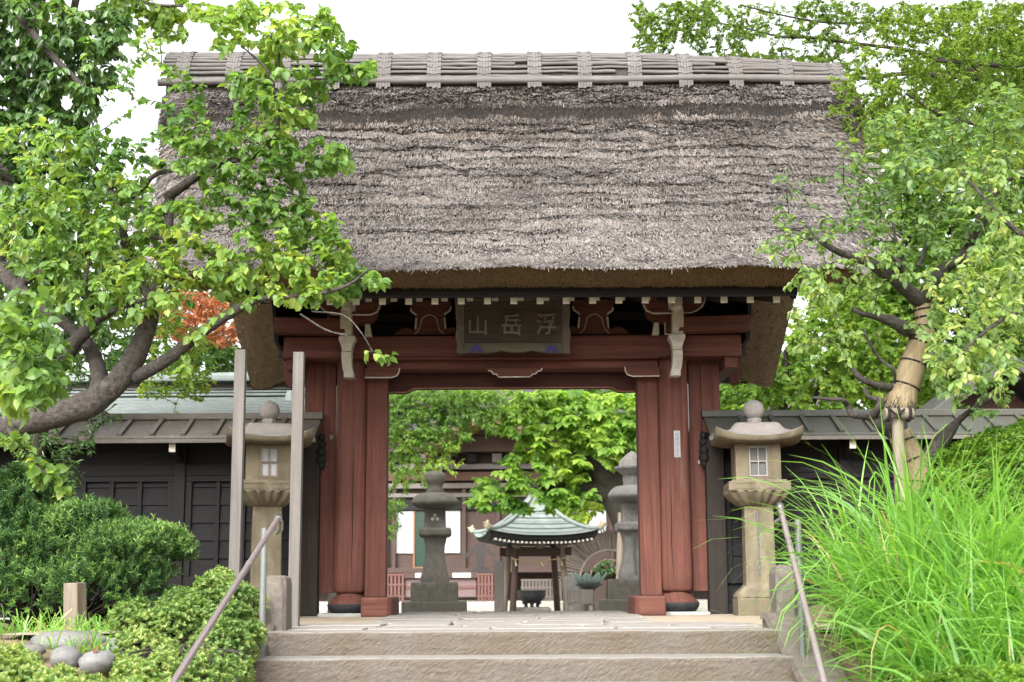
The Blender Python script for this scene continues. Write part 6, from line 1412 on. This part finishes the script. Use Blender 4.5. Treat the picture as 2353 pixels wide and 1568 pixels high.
# long arching grass
def blades(name, label, base, L, az, el, w, bend, mat, kind=None, parent=None, seg=8):
    N = len(base); pts = [base]; p = base.copy(); e = el.copy(); h = np.stack([np.cos(az), np.sin(az), np.zeros(N)], -1); tw = rng.normal(0, .12, N)
    for s in range(seg):
        dv = h * np.cos(e)[:, None] + np.array([0, 0, 1.]) * np.sin(e)[:, None]; p = p + dv * (L / seg)[:, None]; pts.append(p); e = e - bend * (.35 + 1.5 * (s / seg) ** 1.2)
        az = az + tw * .3; h = np.stack([np.cos(az), np.sin(az), np.zeros(N)], -1)
    A = np.stack(pts, 1); sd_ = np.stack([-np.sin(az), np.cos(az), np.zeros(N)], -1) + rng.normal(0, .35, (N, 3)); sd_ = unit(sd_)
    prof = np.array([.75, 1, 1, .97, .9, .8, .62, .38, .04])[:seg + 1]
    off = sd_[:, None] * (w[:, None] * prof[None, :])[..., None]
    V = np.stack([A - off, A + off], 2).reshape(-1, 3); b0 = np.arange(N)[:, None, None] * (2 * (seg + 1)); k = np.arange(seg)[None, :, None] * 2
    F = (b0 + k + np.array([0, 1, 3, 2])[None, None, :]).ravel()
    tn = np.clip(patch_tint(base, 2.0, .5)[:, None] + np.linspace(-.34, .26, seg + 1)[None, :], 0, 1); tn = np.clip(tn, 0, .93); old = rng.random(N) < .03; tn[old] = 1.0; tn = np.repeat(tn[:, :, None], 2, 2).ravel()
    o = np_mesh(name, V, F, 4, M[mat], parent, smooth=True, tint=tn)
    if kind: o['kind'] = kind
    if label: o['label'] = label
    return o
bs, Ls, azs, els = [], [], [], []
for _ in range(150):
    cx = rnd.uniform(2.12, 4.6); cy = rnd.uniform(-10.2, -5.7)
    if cx < 2.3 and cy < -9.8: continue
    if cx > 2.3 + (cy + 15.5) * .36 + .6: continue
    k = rnd.randint(36, 60); hgt = rnd.uniform(1.05, 1.5) * (1.12 if cx < 2.8 and cy > -8 else 1) * (.62 if cy < -9 else .85 if cy < -8.2 else 1) * (1 - .4 * min(1.2, max(0, cx - 2.6)))
    for _ in range(k):
        a = rnd.uniform(0, 6.28); r = abs(rnd.gauss(0, .1)); bx, by = cx + r * math.cos(a), cy + r * math.sin(a)
        bs.append((bx, by, float(gh(bx, by)) - .02)); Ls.append(hgt * rnd.uniform(.55, 1.15)); azs.append(a + rnd.gauss(0, .8)); els.append(R(rnd.uniform(60, 90)))
for _ in range(60):
    cx = rnd.uniform(2.05, 2.5); cy = rnd.uniform(-10.3, -6.2)
    for _ in range(34):
        a = rnd.uniform(0, 6.28); r = abs(rnd.gauss(0, .07)); bx, by = cx + abs(r * math.cos(a)), cy + r * math.sin(a)
        bs.append((bx, by, float(gh(bx, by)) - .02)); Ls.append(rnd.uniform(.35, .95)); azs.append(rnd.uniform(0, 6.28)); els.append(R(rnd.uniform(50, 88)))
N = len(bs)
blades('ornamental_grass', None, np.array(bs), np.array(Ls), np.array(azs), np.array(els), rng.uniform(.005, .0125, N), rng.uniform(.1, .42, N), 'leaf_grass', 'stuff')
# short bamboo grass among the stones on the left
bs = []
for (px, py, Y, s, n_) in ((60, 1440, -5.4, .5, 150), (180, 1450, -5.3, .4, 90), (260, 1460, -5.7, .3, 60), (30, 1490, -6.3, .35, 60), (200, 1478, -6.3, .09, 46), (250, 1420, -5.0, .25, 90), (560, 1480, -7.0, .1, 16), (215, 1545, -7.3, .08, 24), (100, 1400, -4.9, .5, 120)):
    c = P(px, py, Y)
    for _ in range(n_): x, y = c[0] + rnd.gauss(0, s), c[1] + rnd.gauss(0, s * .5); bs.append((x, y, float(gh(x, y)) - .01))
N = len(bs)
blades('ground_grass', None, np.array(bs), rng.uniform(.07, .24, N), rng.uniform(0, 6.28, N), R(1) * rng.uniform(20, 85, N), rng.uniform(.003, .0065, N), rng.uniform(.05, .3, N), 'leaf_grass', 'stuff', seg=4)
def boulder(label, px, py, Y, rx, ry, dy, seed):
    c = P(px, py, Y); d_ = Y + 15.5; a, b, h = rx * d_ / 3268, dy, ry * d_ / 3268; rings = []; n, m_ = 26, 12
    for i in range(m_ + 1):
        ph = math.pi * i / m_; ring = []
        for k in range(n):
            t = 2 * math.pi * k / n; x, y, z = math.sin(ph) * math.cos(t), math.sin(ph) * math.sin(t), -math.cos(ph)
            f = 1 + (fbm(x * 1.6 + seed * 7 + 20, z * 1.6 + y * 1.3 + seed * 3 + 20, 3) - .5) * .55
            z = min(z, .82) if seed % 2 else z
            ring.append((c[0] + a * x * f, c[1] + b * y * f, c[2] + h * z * f))
        rings.append(ring)
    tag(build('boulder', MB().loft(rings, True, True), M['boulder']), label, 'boulder', 'grey boulders in the garden')
boulder('long flat topped grey boulder just in front of the wooden stake', 165, 1476, -6.0, 92, 30, .2, 1)
boulder('round pale grey boulder at the edge of the bottom left azalea', 155, 1514, -6.9, 38, 29, .12, 2)
boulder('round darker grey boulder with a dead leaf on it beside the clipped azalea', 225, 1522, -7.0, 42, 30, .13, 3)
boulder('small brown grey boulder lying in the soil left of the long flat one', 70, 1495, -6.5, 34, 18, .1, 5)
boulder('grey boulder half covered by the clipped azalea behind the long flat one', 280, 1488, -6.2, 40, 22, .13, 4)
# small dead leaf on the darker boulder
c = P(215, 1502, -7.08)
o = leaf_cloud('dead_leaf', [c], [[.4, -.2, .6]], [[0, -1, .4]], [.05], flat('dead_leaf_brown', (.14, .06, .035)), None, T_OVAL); tag(o, 'curled brown dead leaf lying on the darker round boulder', 'leaf')
